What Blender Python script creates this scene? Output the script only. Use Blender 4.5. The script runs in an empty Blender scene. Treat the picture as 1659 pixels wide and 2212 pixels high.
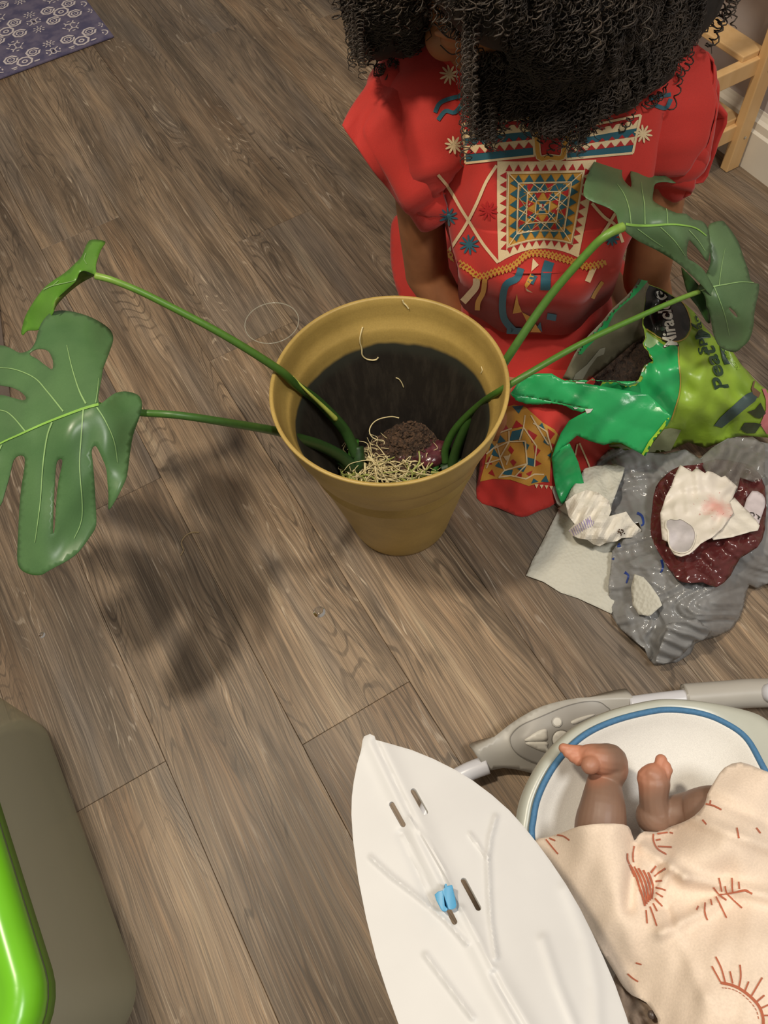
import bpy, math, random
import numpy as np
from mathutils import Vector, Matrix
from mathutils.bvhtree import BVHTree
from mathutils.geometry import delaunay_2d_cdt

random.seed(7); np.random.seed(7)
S = bpy.context.scene
COL = S.collection

# ------------------------------------------------------------------ camera, world, lamps, exposure
IMW, IMH, FPX, CH = 1659.0, 2212.0, 1731.35, 1.15
PIT, ROL, YAW = [math.radians(a) for a in (59.822, 7.3636, 23.9046)]
_f = np.array([math.sin(YAW)*math.cos(PIT), math.cos(YAW)*math.cos(PIT), -math.sin(PIT)])
_r0 = np.array([math.cos(YAW), -math.sin(YAW), 0.0]); _d0 = np.cross(_f, _r0)
_R = math.cos(ROL)*_r0+math.sin(ROL)*_d0; _D = -math.sin(ROL)*_r0+math.cos(ROL)*_d0
EYE = np.array([0.0, 0.0, CH])
cam = bpy.data.cameras.new('camera'); camo = bpy.data.objects.new('camera', cam); COL.objects.link(camo)
cam.sensor_fit = 'HORIZONTAL'; cam.sensor_width = 36.0; cam.lens = 36.0*FPX/IMW; cam.clip_start = .01
camo.matrix_world = Matrix([[_R[0], -_D[0], -_f[0], 0], [_R[1], -_D[1], -_f[1], 0], [_R[2], -_D[2], -_f[2], CH], [0, 0, 0, 1]])
S.camera = camo
W = bpy.data.worlds.new('room_light'); S.world = W; W.use_nodes = True
W.node_tree.nodes['Background'].inputs[0].default_value = (1.0, .90, .78, 1)
W.node_tree.nodes['Background'].inputs[1].default_value = .27
def lamp(name, loc, power, size, col):
    l = bpy.data.lights.new(name, 'AREA'); l.shape = 'DISK'; l.size = size; l.energy = power; l.color = col
    o = bpy.data.objects.new(name, l); COL.objects.link(o); o.location = loc
    o['kind'] = 'helper'
    return o
lamp('ceiling_lamp', (-.32, .74, 2.25), 30, .15, (1.0, .88, .70))
lamp('ceiling_lamp', (.62, -.55, 2.45), 27, .45, (1.0, .98, .93))
S.view_settings.view_transform = 'Standard'; S.view_settings.look = 'None'
S.view_settings.gamma = 1.0; S.view_settings.use_curve_mapping = False
S.view_settings.exposure = 0.0

# ------------------------------------------------------------------ helpers
def P(u, v, z):
    """the point of the room at height z that the photograph shows at pixel (u, v)"""
    u = np.asarray(u, float); v = np.asarray(v, float); z = np.asarray(z, float)
    a = (u-IMW/2)/FPX; b = (v-IMH/2)/FPX
    d = a[..., None]*_R+b[..., None]*_D+_f
    t = (z-CH)/d[..., 2]
    return EYE+t[..., None]*d
def Pv(*p): return Vector(P(*p))
def proj(p):
    v = np.asarray(p, float)-EYE; w = v@_f
    return np.stack([IMW/2+FPX*(v@_R)/w, IMH/2+FPX*(v@_D)/w], -1)

WL = {}
def link(o, parent=None):
    COL.objects.link(o)
    if parent is not None:
        o.parent = parent; o.location = -Vector(WL.get(parent.name, (0, 0, 0)))
    WL[o.name] = (0, 0, 0)
    return o
def tag(o, label=None, cat=None, group=None, kind=None):
    if label: o['label'] = label
    if cat: o['category'] = cat
    if group: o['group'] = group
    if kind: o['kind'] = kind
    return o
def empty(name, loc, label, cat, group=None):
    o = bpy.data.objects.new(name, None); COL.objects.link(o); o.location = Vector(loc); WL[o.name] = tuple(Vector(loc))
    o.empty_display_size = .02
    return tag(o, label, cat, group)
def mk(name, verts, faces, mat, parent=None, smooth=True, mats=None, fm=None):
    m = bpy.data.meshes.new(name); m.from_pydata([tuple(map(float, v)) for v in verts], [], [tuple(map(int, f)) for f in faces]); m.update()
    if mats:
        for k in mats: m.materials.append(k)
        m.polygons.foreach_set('material_index', np.asarray(fm, dtype=np.int32))
    elif mat: m.materials.append(mat)
    if smooth: m.polygons.foreach_set('use_smooth', np.ones(len(m.polygons), dtype=bool))
    return link(bpy.data.objects.new(name, m), parent)
def solid(o, t, off=-1.0):
    md = o.modifiers.new('thickness', 'SOLIDIFY'); md.thickness = t; md.offset = off; return o
def bevel(o, w, n=2, ang=35):
    md = o.modifiers.new('bevel', 'BEVEL'); md.width = w; md.segments = n; md.limit_method = 'ANGLE'; md.angle_limit = math.radians(ang); return o
def subs(o, n=1):
    md = o.modifiers.new('subdiv', 'SUBSURF'); md.levels = n; md.render_levels = n; return o
class MB:
    def __init__(s): s.v = []; s.f = []
    def add(s, v, f):
        n = len(s.v); s.v += [tuple(x) for x in v]; s.f += [tuple(i+n for i in q) for q in f]; return s
    def box(s, x0, y0, z0, x1, y1, z1, M=None):
        v = [(x0,y0,z0),(x1,y0,z0),(x1,y1,z0),(x0,y1,z0),(x0,y0,z1),(x1,y0,z1),(x1,y1,z1),(x0,y1,z1)]
        if M is not None: v = [tuple(M@Vector(p)) for p in v]
        return s.add(v, [(0,3,2,1),(4,5,6,7),(0,1,5,4),(1,2,6,5),(2,3,7,6),(3,0,4,7)])
    def build(s, name, mat, parent=None, smooth=False): return mk(name, s.v, s.f, mat, parent, smooth)
def spline(pts, n=8, closed=False):
    p = np.asarray(pts, float); m = len(p); out = []
    for i in range(m if closed else m-1):
        if closed: a, b, c, d = p[i-1], p[i], p[(i+1) % m], p[(i+2) % m]
        else: a, b, c, d = p[max(i-1, 0)], p[i], p[i+1], p[min(i+2, m-1)]
        for k in range(n):
            t = k/n; out.append(.5*((2*b)+(-a+c)*t+(2*a-5*b+4*c-d)*t*t+(-a+3*b-3*c+d)*t**3))
    if not closed: out.append(p[-1])
    return np.array(out)
def tube_geo(path, rad, ns=8, caps=True):
    p = np.asarray(path, float); n = len(p); rad = np.broadcast_to(np.asarray(rad, float), (n,))
    t = np.gradient(p, axis=0); t /= np.linalg.norm(t, axis=1)[:, None]+1e-12
    a = np.array([0, 0, 1.0]) if abs(t[0][2]) < .9 else np.array([1.0, 0, 0])
    u = np.cross(t[0], a); u /= np.linalg.norm(u); U = [u]
    for i in range(1, n):
        u = U[-1]-t[i]*(U[-1]@t[i]); U.append(u/(np.linalg.norm(u)+1e-12))
    U = np.array(U); V = np.cross(t, U)
    an = np.arange(ns)*2*math.pi/ns
    v = (p[:, None, :]+rad[:, None, None]*(np.cos(an)[None, :, None]*U[:, None, :]+np.sin(an)[None, :, None]*V[:, None, :])).reshape(-1, 3)
    f = [(i*ns+j, i*ns+(j+1) % ns, (i+1)*ns+(j+1) % ns, (i+1)*ns+j) for i in range(n-1) for j in range(ns)]
    if caps: f += [tuple(range(ns))[::-1], tuple((n-1)*ns+j for j in range(ns))]
    return v.tolist(), f
def tube(name, path, rad, mat, parent=None, ns=8):
    v, f = tube_geo(path, rad, ns); return mk(name, v, f, mat, parent)
def lathe_geo(prof, n=64, c=(0, 0), close=False):
    v = []; f = []; m = len(prof)
    for r, z in prof:
        for j in range(n):
            a = 2*math.pi*j/n; v.append((c[0]+r*math.cos(a), c[1]+r*math.sin(a), z))
    for i in range(m if close else m-1):
        for j in range(n): f.append((i*n+j, i*n+(j+1) % n, ((i+1) % m)*n+(j+1) % n, ((i+1) % m)*n+j))
    return v, f
def tps(pts, k=0.0):
    p = np.asarray(pts, float); X = p[:, :2]/1000; n = len(p)
    def ph(a, b):
        d = np.sum((a[:, None]-b[None])**2, -1); return np.where(d > 1e-12, d*np.log(d+1e-12), 0)
    A = np.zeros((n+3, n+3)); A[:n, :n] = ph(X, X)+k*np.eye(n); A[:n, n] = 1; A[:n, n+1:] = X; A[n, :n] = 1; A[n+1:, :n] = X.T
    w = np.linalg.solve(A, np.r_[p[:, 2], 0, 0, 0])
    def g(u, v):
        q = np.stack([np.ravel(u), np.ravel(v)], -1)/1000
        return (ph(q, X)@w[:n]+w[n]+q@w[n+1:]).reshape(np.shape(u))
    return g
def waves(u, v, scale, seed, n=7):
    r = np.random.RandomState(seed); s = 0
    for i in range(n):
        a = r.rand()*6.28; k = 6.28/(scale*(.6+.9*r.rand())); s = s+np.sin(k*(np.cos(a)*u+np.sin(a)*v)+r.rand()*6.28)
    return s/math.sqrt(n)
def crumple(u, v, scale, seed, n=9):
    """faceted creases, as in paper or film that has been scrunched up"""
    r = np.random.RandomState(seed); s = 0
    for i in range(n):
        a = r.rand()*6.28; k = 1/(scale*(.5+1.3*r.rand())); x = k*(np.cos(a)*u+np.sin(a)*v)+r.rand()+.25*waves(u, v, scale*3, seed+50+i, 3)
        s = s+np.abs((x % 1)-.5)*4-1
    return s/math.sqrt(n)
def inpoly(x, y, poly):
    p = np.asarray(poly, float); x = np.asarray(x); y = np.asarray(y); c = np.zeros(x.shape, bool); j = len(p)-1
    for i in range(len(p)):
        xi, yi = p[i]; xj, yj = p[j]
        with np.errstate(divide='ignore', invalid='ignore'):
            c ^= ((yi > y) != (yj > y)) & (x < (xj-xi)*(y-yi)/(yj-yi+1e-12)+xi)
        j = i
    return c
def densify(poly, sp):
    out = []; p = np.asarray(poly, float)
    for i in range(len(p)):
        a, b = p[i], p[(i+1) % len(p)]; n = max(1, int(round(np.linalg.norm(b-a)/sp)))
        for k in range(n): out.append(a+(b-a)*k/n)
    return np.array(out)
def segdist(q, poly):
    p = np.asarray(poly); a = p; b = np.roll(p, -1, 0); d = np.full(len(q), 1e9)
    for i in range(len(p)):
        ab = b[i]-a[i]; t = np.clip(((q-a[i])@ab)/(ab@ab+1e-9), 0, 1); d = np.minimum(d, np.linalg.norm(q-a[i]-t[:, None]*ab, axis=1))
    return d
def cut2d(outline, sp, holes=()):
    """fill an outline with evenly spaced triangles -> points, triangles"""
    O = densify(outline, sp); H = [densify(h, sp) for h in holes]
    lo, hi = O.min(0), O.max(0)
    gx, gy = np.meshgrid(np.arange(lo[0], hi[0], sp), np.arange(lo[1], hi[1], sp*.87)); gx = gx+(np.arange(gx.shape[0]) % 2)[:, None]*sp/2
    q = np.stack([gx.ravel(), gy.ravel()], -1); q = q[inpoly(q[:, 0], q[:, 1], O)]
    for h in [O]+H:
        if len(q): q = q[segdist(q, h) > sp*.55]
    for h in H:
        if len(q): q = q[~inpoly(q[:, 0], q[:, 1], h)]
    pts = [Vector(p) for p in O]; ed = [(i, (i+1) % len(O)) for i in range(len(O))]
    for h in H:
        n = len(pts); pts += [Vector(p) for p in h]; ed += [(n+i, n+(i+1) % len(h)) for i in range(len(h))]
    pts += [Vector(p) for p in q]
    vo, _, fo, *_ = delaunay_2d_cdt(pts, ed, [], 1, 1e-4)
    V = np.array([tuple(p) for p in vo]); F = np.array([f for f in fo if len(f) == 3])
    c = V[F].mean(1); keep = inpoly(c[:, 0], c[:, 1], O)
    for h in H: keep &= ~inpoly(c[:, 0], c[:, 1], h)
    return V, F[keep]
def face_cam(p, F):
    a, b, c = p[F[:, 0]], p[F[:, 1]], p[F[:, 2]]; n = np.cross(b-a, c-a); m = np.sum(n*(EYE-a), 1) < 0
    F = F.copy(); F[m] = F[m][:, ::-1]; return F
def sheet(name, outline, zf, mat, parent=None, sp=9, holes=(), sm=0, t=.0008, noise=None):
    """cloth, film, paper or leaf: an outline with a height field zf(u, v)"""
    if sm: outline = spline(outline, sm, True)
    holes = [spline(h, sm, True) if sm else h for h in holes]
    V, F = cut2d(outline, sp, holes); z = zf(V[:, 0], V[:, 1])
    if noise is not None: z = z+noise(V[:, 0], V[:, 1])
    p = P(V[:, 0], V[:, 1], np.maximum(z, .0012)); F = face_cam(p, F)
    o = mk(name, p, F, mat, parent)
    if t: solid(o, t)
    return o
def bvh_of(*objs):
    vs = []; fs = []
    for o in objs:
        n = len(vs); off = Vector((0, 0, 0)); vs += [v.co.copy() for v in o.data.vertices]; fs += [[i+n for i in p.vertices] for p in o.data.polygons]
    return BVHTree.FromPolygons(vs, fs)
def drape(name, polys, bvh, mat, parent=None, off=.0006, sp=7, mats=None, reach=3.0):
    """print or stitching: 2-D shapes laid onto the surface below them and raised by off"""
    AV = []; AF = []; FM = []; E = Vector(EYE)
    for it in polys:
        poly, mi = (it if mats else (it, 0))
        poly = np.asarray(poly, float)
        try: V, F = cut2d(poly, sp)
        except Exception: continue
        if len(F) == 0: continue
        g = P(V[:, 0], V[:, 1], np.zeros(len(V))); ok = []; n0 = len(AV); idx = {}
        for i, q in enumerate(g):
            d = (Vector(q)-E).normalized(); h = bvh.ray_cast(E, d, reach)
            if h[0] is None: continue
            nn = h[1] if h[1].dot(d) < 0 else -h[1]
            idx[i] = len(AV); AV.append(h[0]+nn*off*.6-d*off*.6)
        AVp = AV
        for f in F:
            if all(i in idx for i in f):
                a, b, c = [AVp[idx[i]] for i in f]
                m = max((a-b).length, (b-c).length, (a-c).length)
                if m > .05: continue
                if (b-a).cross(c-a).dot(E-a) < 0: f = f[::-1]
                AF.append([idx[i] for i in f]); FM.append(mi)
    if not AF: return None
    return mk(name, AV, AF, mat, parent, True, mats, FM if mats else None)
def stroke(pts, w, sm=6, taper=None, cap=False):
    """a line of width w (pixels) as a polygon"""
    p = spline(pts, sm) if sm and len(pts) > 2 else np.asarray(pts, float)
    t = np.gradient(p, axis=0); t /= np.linalg.norm(t, axis=1)[:, None]+1e-9; n = np.stack([-t[:, 1], t[:, 0]], -1)
    ww = np.full(len(p), w/2.0)
    if taper is not None: ww = w/2*np.linspace(1, taper, len(p))
    return np.concatenate([p+n*ww[:, None], (p-n*ww[:, None])[::-1]])
def loft(name, rings, mat, parent=None, n=40, sub=5, pw=2.3, caps=True, noise=None):
    """rings: (left px, right px, height, depth); a closed body whose outline passes through the pixels"""
    R = np.array([[*a, *b, z[0] if hasattr(z, '__len__') else z, z[1] if hasattr(z, '__len__') else z, d] for a, b, z, d in rings], float)
    R = spline(R, sub); L = P(R[:, 0], R[:, 1], R[:, 4]); Q = P(R[:, 2], R[:, 3], R[:, 5]); C = (L+Q)/2
    T = np.gradient(C, axis=0); V = []
    an = np.arange(n)*2*math.pi/n
    for i in range(len(R)):
        a = (Q[i]-L[i])/2; b = np.cross(a, T[i]); b /= np.linalg.norm(b)+1e-9
        if b@(EYE-C[i]) < 0: b = -b
        b = b*R[i, 6]/2
        c, s = np.cos(an), np.sin(an)
        ring = C[i]+(np.sign(c)*np.abs(c)**(2/pw))[:, None]*a+(np.sign(s)*np.abs(s)**(2/pw))[:, None]*b
        if noise is not None: ring = ring+noise(an, i/len(R))[:, None]*((ring-C[i])/np.linalg.norm(ring-C[i], axis=1)[:, None])
        V.append(ring)
    m = len(V); V = np.concatenate(V)
    F = [(i*n+j, i*n+(j+1) % n, (i+1)*n+(j+1) % n, (i+1)*n+j) for i in range(m-1) for j in range(n)]
    if caps: F += [tuple(range(n))[::-1], tuple((m-1)*n+j for j in range(n))]
    o = mk(name, V, F, mat, parent)
    import bmesh
    bm = bmesh.new(); bm.from_mesh(o.data); bmesh.ops.recalc_face_normals(bm, faces=bm.faces); bm.to_mesh(o.data); bm.free()
    return o
def remesh(name, geos, vox, mat, parent=None, smooth=4, dec=None):
    """one continuous skin around overlapping closed pieces"""
    v = []; f = []
    for gv, gf in geos:
        n = len(v); v += [tuple(map(float, x)) for x in gv]; f += [tuple(int(i)+n for i in q) for q in gf]
    m = bpy.data.meshes.new(name+'_raw'); m.from_pydata(v, [], f); m.update()
    o = bpy.data.objects.new(name+'_raw', m); COL.objects.link(o)
    r = o.modifiers.new('r', 'REMESH'); r.mode = 'VOXEL'; r.voxel_size = vox
    s = o.modifiers.new('s', 'SMOOTH'); s.iterations = smooth; s.factor = .5
    if dec: d = o.modifiers.new('d', 'DECIMATE'); d.ratio = dec
    dg = bpy.context.evaluated_depsgraph_get(); me = bpy.data.meshes.new_from_object(o.evaluated_get(dg))
    bpy.data.objects.remove(o); bpy.data.meshes.remove(m); me.name = name
    me.materials.clear(); me.materials.append(mat); me.polygons.foreach_set('use_smooth', np.ones(len(me.polygons), dtype=bool))
    return link(bpy.data.objects.new(name, me), parent)
def ball(c, r, n=14, ax=None):
    """ellipsoid; ax = three column axes"""
    v = []; f = []; m = n; k = n*2; r = np.broadcast_to(np.asarray(r, float), (3,)); A = np.eye(3) if ax is None else np.asarray(ax, float)
    for i in range(1, m):
        a = math.pi*i/m
        for j in range(k):
            b = 2*math.pi*j/k; v.append(np.asarray(c)+A@(r*np.array([math.sin(a)*math.cos(b), math.sin(a)*math.sin(b), math.cos(a)])))
    t = len(v); v += [np.asarray(c)+A@(r*np.array([0, 0, 1.])), np.asarray(c)+A@(r*np.array([0, 0, -1.]))]
    for i in range(m-2):
        for j in range(k): f.append((i*k+j, (i+1)*k+j, (i+1)*k+(j+1) % k, i*k+(j+1) % k))
    for j in range(k): f.append((t, j, (j+1) % k)); f.append((t+1, (m-2)*k+(j+1) % k, (m-2)*k+j))
    return v, f
def limb(pts, rad, ns=26, sm=6):
    """a tapering limb with rounded ends"""
    q = np.concatenate([np.asarray(pts, float), np.asarray(rad, float)[:, None]], 1); q = spline(q, sm)
    g = [tube_geo(q[:, :3], q[:, 3], ns)]
    g += [ball(q[0, :3], q[0, 3], 8), ball(q[-1, :3], q[-1, 3], 8)]
    return g

# ------------------------------------------------------------------ materials
class N:
    """small shorthand for node graphs"""
    def __init__(s, name):
        s.m = bpy.data.materials.new(name); s.m.use_nodes = True; s.t = s.m.node_tree; s.b = s.t.nodes['Principled BSDF']; s.out = s.t.nodes['Material Output']
    def n(s, typ, props=None, **inp):
        x = s.t.nodes.new(typ)
        for k, v in (props or {}).items(): setattr(x, k, v)
        for k, v in inp.items():
            k = k.replace('_', ' '); i = x.inputs[int(k[1:])] if k[0] == 'i' and k[1:].isdigit() else x.inputs[k]
            s.set(i, v)
        return x
    def set(s, i, v):
        if isinstance(v, bpy.types.NodeSocket): s.t.links.new(v, i)
        elif isinstance(v, (tuple, list)) and len(v) == 3 and i.type == 'RGBA': i.default_value = (*v, 1)
        else: i.default_value = v
    def ma(s, op, a, b=0.0, c=0.0): return s.n('ShaderNodeMath', {'operation': op}, i0=a, i1=b, i2=c).outputs[0]
    def vm(s, op, a, b=(0, 0, 0)): return s.n('ShaderNodeVectorMath', {'operation': op}, i0=a, i1=b).outputs[0]
    def mix(s, f, a, b, bl='MIX'):
        x = s.n('ShaderNodeMix', {'data_type': 'RGBA', 'blend_type': bl}); s.set(x.inputs[0], f); s.set(x.inputs[6], a); s.set(x.inputs[7], b); return x.outputs[2]
    def noise(s, vec, sc=1.0, det=3.0, rough=.5): return s.n('ShaderNodeTexNoise', None, Vector=vec, Scale=sc, Detail=det, Roughness=rough).outputs[0]
    def ramp(s, f, stops):
        x = s.n('ShaderNodeValToRGB'); s.set(x.inputs[0], f); e = x.color_ramp.elements
        while len(e) < len(stops): e.new(.5)
        for k, (p, c) in enumerate(stops): e[k].position = p; e[k].color = (*c, 1) if len(c) == 3 else c
        return x.outputs[0]
    def sstep(s, f, a, b):
        x = s.n('ShaderNodeMapRange', {'interpolation_type': 'SMOOTHSTEP'}); s.set(x.inputs[0], f); x.inputs[1].default_value = a; x.inputs[2].default_value = b; return x.outputs[0]
    def bump(s, h, st=.3, d=.001):
        x = s.n('ShaderNodeBump', None, Height=h, Strength=st, Distance=d); s.t.links.new(x.outputs[0], s.b.inputs['Normal']); return x
    def geo(s): return s.n('ShaderNodeNewGeometry').outputs['Position']
    def obj(s): return s.n('ShaderNodeTexCoord').outputs['Object']
    def p(s, **k):
        for a, v in k.items(): s.set(s.b.inputs[a.replace('_', ' ')], v)
        return s
def plain(name, col, rough=.5, var=.12, scale=60, bump=0.0, bscale=300, spec=.5, metal=0.0, trans=0.0, sss=0.0, coat=0.0):
    a = N(name); g = a.geo(); n = a.noise(g, scale, 4)
    c = a.mix(a.sstep(n, .25, .75), tuple(x*(1-var) for x in col), tuple(min(1, x*(1+var)) for x in col))
    a.p(Base_Color=c, Roughness=rough, Metallic=metal, Transmission_Weight=trans, Subsurface_Weight=sss, Coat_Weight=coat)
    a.b.inputs['Specular IOR Level'].default_value = spec
    if sss: a.b.inputs['Subsurface Radius'].default_value = (.02, .008, .004); a.b.inputs['Subsurface Scale'].default_value = .3
    if bump: a.bump(a.noise(g, bscale, 3), bump, .001)
    return a.m
def lin(r, g, b): return tuple((c/12.92 if c <= .04045 else ((c+.055)/1.055)**2.4) for c in (r/255, g/255, b/255))
# ------------------------------------------------------------------ floor
def wood_floor():
    a = N('vinyl_plank'); oi = a.n('ShaderNodeObjectInfo'); rnd = oi.outputs['Random']
    tc = a.obj(); off = a.n('ShaderNodeCombineXYZ', None, X=a.ma('MULTIPLY', rnd, 71.3), Y=a.ma('MULTIPLY', rnd, 37.9), Z=a.ma('MULTIPLY', rnd, 11.0)).outputs[0]
    v = a.vm('ADD', tc, off)
    w1 = a.noise(a.vm('MULTIPLY', v, (7, 1.1, 1)), 1, 2.5, .55); w2 = a.noise(a.vm('MULTIPLY', v, (34, 6, 1)), 1, 2)
    sx = a.n('ShaderNodeSeparateXYZ', None, Vector=v)
    X = a.ma('ADD', sx.outputs[0], a.ma('ADD', a.ma('MULTIPLY', a.ma('SUBTRACT', w1, .5), .07), a.ma('MULTIPLY', a.ma('SUBTRACT', w2, .5), .009)))
    vw = a.n('ShaderNodeCombineXYZ', None, X=X, Y=sx.outputs[1], Z=sx.outputs[2]).outputs[0]
    big = a.noise(a.vm('MULTIPLY', vw, (20, 1.7, 1)), 1, 5, .62)
    big2 = a.noise(a.vm('MULTIPLY', vw, (8, 2.6, 1)), 1, 3, .6)
    col = a.ramp(big, [(.28, (.088, .065, .045)), (.42, (.168, .122, .083)), (.52, (.225, .164, .110)), (.62, (.298, .218, .146)), (.74, (.37, .295, .205))])
    hue = a.noise(a.vm('MULTIPLY', vw, (13, 1.9, 7)), 1, 3)
    col = a.mix(a.ma('MULTIPLY', a.sstep(hue, .52, .68), .55), col, (.175, .148, .125))
    col = a.mix(a.ma('MULTIPLY', a.sstep(hue, .47, .30), .35), col, (.245, .145, .075))
    blot = a.noise(a.vm('MULTIPLY', v, (16, 6, 3)), 1, 4, .62)
    col = a.mix(a.ma('MULTIPLY', a.sstep(blot, .56, .74), .55), col, (.062, .05, .038))
    fine = a.noise(a.vm('MULTIPLY', vw, (520, 11, 1)), 1, 3, .65)
    fine2 = a.noise(a.vm('MULTIPLY', vw, (150, 4, 2)), 1, 3, .6)
    col = a.mix(1.0, col, a.ramp(fine, [(.28, (.66, .66, .66)), (.5, (1, 1, 1)), (.72, (1.34, 1.31, 1.26))]), 'MULTIPLY')
    col = a.mix(1.0, col, a.ramp(fine2, [(.3, (.72, .72, .72)), (.52, (1, 1, 1)), (.72, (1.25, 1.23, 1.2))]), 'MULTIPLY')
    # growth-ring figure: contour lines of a slow noise, limed pale in places and dark in others
    ring = a.noise(a.vm('MULTIPLY', vw, (11, 1.5, 1)), 1, 2.2, .5)
    rs = a.ma('SINE', a.ma('MULTIPLY', ring, 190.0))
    patch = a.sstep(a.noise(a.vm('MULTIPLY', v, (15, 3.5, 5)), 1, 3), .47, .66)
    thread = a.sstep(a.noise(a.vm('MULTIPLY', vw, (130, 20, 3)), 1, 3), .45, .66)
    pale = a.ma('MULTIPLY', a.ma('MULTIPLY', a.sstep(rs, .72, .99), patch), thread)
    col = a.mix(a.ma('MULTIPLY', pale, .8), col, (.52, .43, .33))
    dpatch = a.sstep(a.noise(a.vm('MULTIPLY', v, (12, 3, 9)), 1, 3), .46, .64)
    dark = a.ma('MULTIPLY', a.sstep(rs, -.55, -.98), dpatch)
    col = a.mix(a.ma('MULTIPLY', dark, .62), col, (.055, .04, .028))
    gl = a.noise(a.vm('MULTIPLY', vw, (820, 7, 21)), 1, 2, .6)
    col = a.mix(a.ma('MULTIPLY', a.sstep(gl, .50, .34), .55), col, (.06, .045, .032)); col = a.mix(a.ma('MULTIPLY', a.sstep(gl, .58, .72), .38), col, (.46, .37, .27))
    streak = a.sstep(a.noise(a.vm('MULTIPLY', vw, (300, 6, 13)), 1, 2), .64, .74)
    col = a.mix(a.ma('MULTIPLY', streak, .45), col, (.48, .40, .30))
    col = a.mix(1.0, col, a.ramp(rnd, [(0, (.86, .87, .90)), (.5, (1.0, .98, .95)), (1, (1.12, 1.08, 1.02))]), 'MULTIPLY')
    a.p(Base_Color=col, Roughness=a.ma('MULTIPLY_ADD', fine, .25, .34)); a.b.inputs['Specular IOR Level'].default_value = .38
    a.bump(a.ma('ADD', fine, a.ma('MULTIPLY', pale, -.8)), .25, .0006)
    return a.m
M_WOOD = wood_floor()
M_DARK = plain('dark_subfloor', (.03, .024, .018), .8)  # dark subfloor, visible through the narrow gaps between planks
fl = MB().box(-1.6, -.9, -.02, 1.60, 3.6, -.004).build('floor', M_DARK); tag(fl, 'grey-brown wood-look plank floor', kind='structure')
PWD, PLN = .1794, 1.2192
def plank_mesh():
    w, l, c = PWD/2-.00018, PLN/2-.00018, .0006
    v = [(-w, -l, -.004), (w, -l, -.004), (w, l, -.004), (-w, l, -.004), (-w, -l, -.0008), (w, -l, -.0008), (w, l, -.0008), (-w, l, -.0008), (-w+c, -l+c, 0), (w-c, -l+c, 0), (w-c, l-c, 0), (-w+c, l-c, 0)]
    f = [(0, 3, 2, 1), (8, 9, 10, 11)]
    for i in range(4): j = (i+1) % 4; f += [(i, j, j+4, i+4), (i+4, j+4, j+8, i+8)]
    m = bpy.data.meshes.new('plank'); m.from_pydata(v, [], f); m.update(); m.materials.append(M_WOOD); return m
pm = plank_mesh()
JOIN = {-2: .424, -1: .88, 0: .342, 1: 1.075, 2: .121, 3: .87, 4: .20, 5: .76, 6: .45, 7: 1.03, 8: .30, -3: 1.0, -4: .10}
for k in range(-4, 8):
    x = -.0219+(k+.5)*PWD
    y0 = JOIN[k]-2*PLN
    while y0 < 3.0:
        if y0+PLN > -.5:
            o = bpy.data.objects.new('plank', pm); COL.objects.link(o); o.parent = fl; o.location = (x, y0+PLN/2, 0)
        y0 += PLN
# ------------------------------------------------------------------ wall, baseboard
M_WALL = plain('painted_wall', lin(186, 176, 172), .7, .03, 8, .15, 500)
M_TRIM = plain('white_trim_paint', lin(228, 222, 208), .35, .03, 20)
WX = 1.335
tag(MB().box(WX+.014, -.6, -.003, WX+.11, 3.4, 1.7).build('wall_right', M_WALL), 'pale lilac-grey wall behind the wooden stand', kind='structure')
prof = [(0, 0), (0, .078), (.004, .083), (.004, .098), (.009, .104), (.012, .112), (.013, .118), (.0145, .118), (.0145, 0)]
v = []; f = []
for y in (-.6, 3.4): v += [(WX+x, y, z) for x, z in prof]
n = len(prof); f = [(i, (i+1) % n, n+(i+1) % n, n+i) for i in range(n)]+[tuple(range(n))[::-1], tuple(range(n, 2*n))]
tag(mk('baseboard_right', v, f, M_TRIM, None, False), 'white moulded baseboard along the lilac-grey wall', kind='structure')
a, b = np.array([-.147, 1.447]), np.array([-.196, 1.21]); d = (b-a)/np.linalg.norm(b-a); nn = np.array([d[1], -d[0]]); nn = nn if nn[0] < 0 else -nn
q = [a-d*.45, b+d*.12, b+d*.12+nn*.03, a-d*.45+nn*.03]
mb = MB(); mb.add([(x, y, z) for z in (.004, .075) for x, y in q], [(0, 1, 2, 3), (4, 5, 6, 7), (0, 1, 5, 4), (1, 2, 6, 5), (2, 3, 7, 6), (3, 0, 4, 7)])
tag(mb.build('baseboard_left', plain('grey_trim', lin(176, 168, 162), .5, .03)), 'low pale grey trim board at the left edge, behind the monstera leaf', kind='structure')
# ------------------------------------------------------------------ wooden stand by the wall
def pine():
    a = N('pale_bamboo'); g = a.geo(); n = a.noise(a.vm('MULTIPLY', g, (60, 60, 9)), 1, 3)
    a.p(Base_Color=a.mix(n, lin(206, 164, 108), lin(226, 190, 138)), Roughness=.42); return a.m
M_PINE = pine(); M_STEEL = plain('steel', (.6, .58, .54), .3, metal=1.0)
st = empty('plant_stand', (1.3, .95, 0), 'pale bamboo shelf stand against the lilac-grey wall', 'stand')
def bar(name, a, b, w, d, up=(0, 0, 1)):
    a, b = Vector(a), Vector(b); t = (b-a); L = t.length; t.normalize(); u = Vector(up); s = t.cross(u).normalized(); u = s.cross(t)
    M = Matrix(((s.x, t.x, u.x, a.x), (s.y, t.y, u.y, a.y), (s.z, t.z, u.z, a.z), (0, 0, 0, 1)))
    o = MB().box(-w/2, 0, -d/2, w/2, L, d/2, M).build(name, M_PINE, st); return bevel(o, .002, 2)
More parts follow.
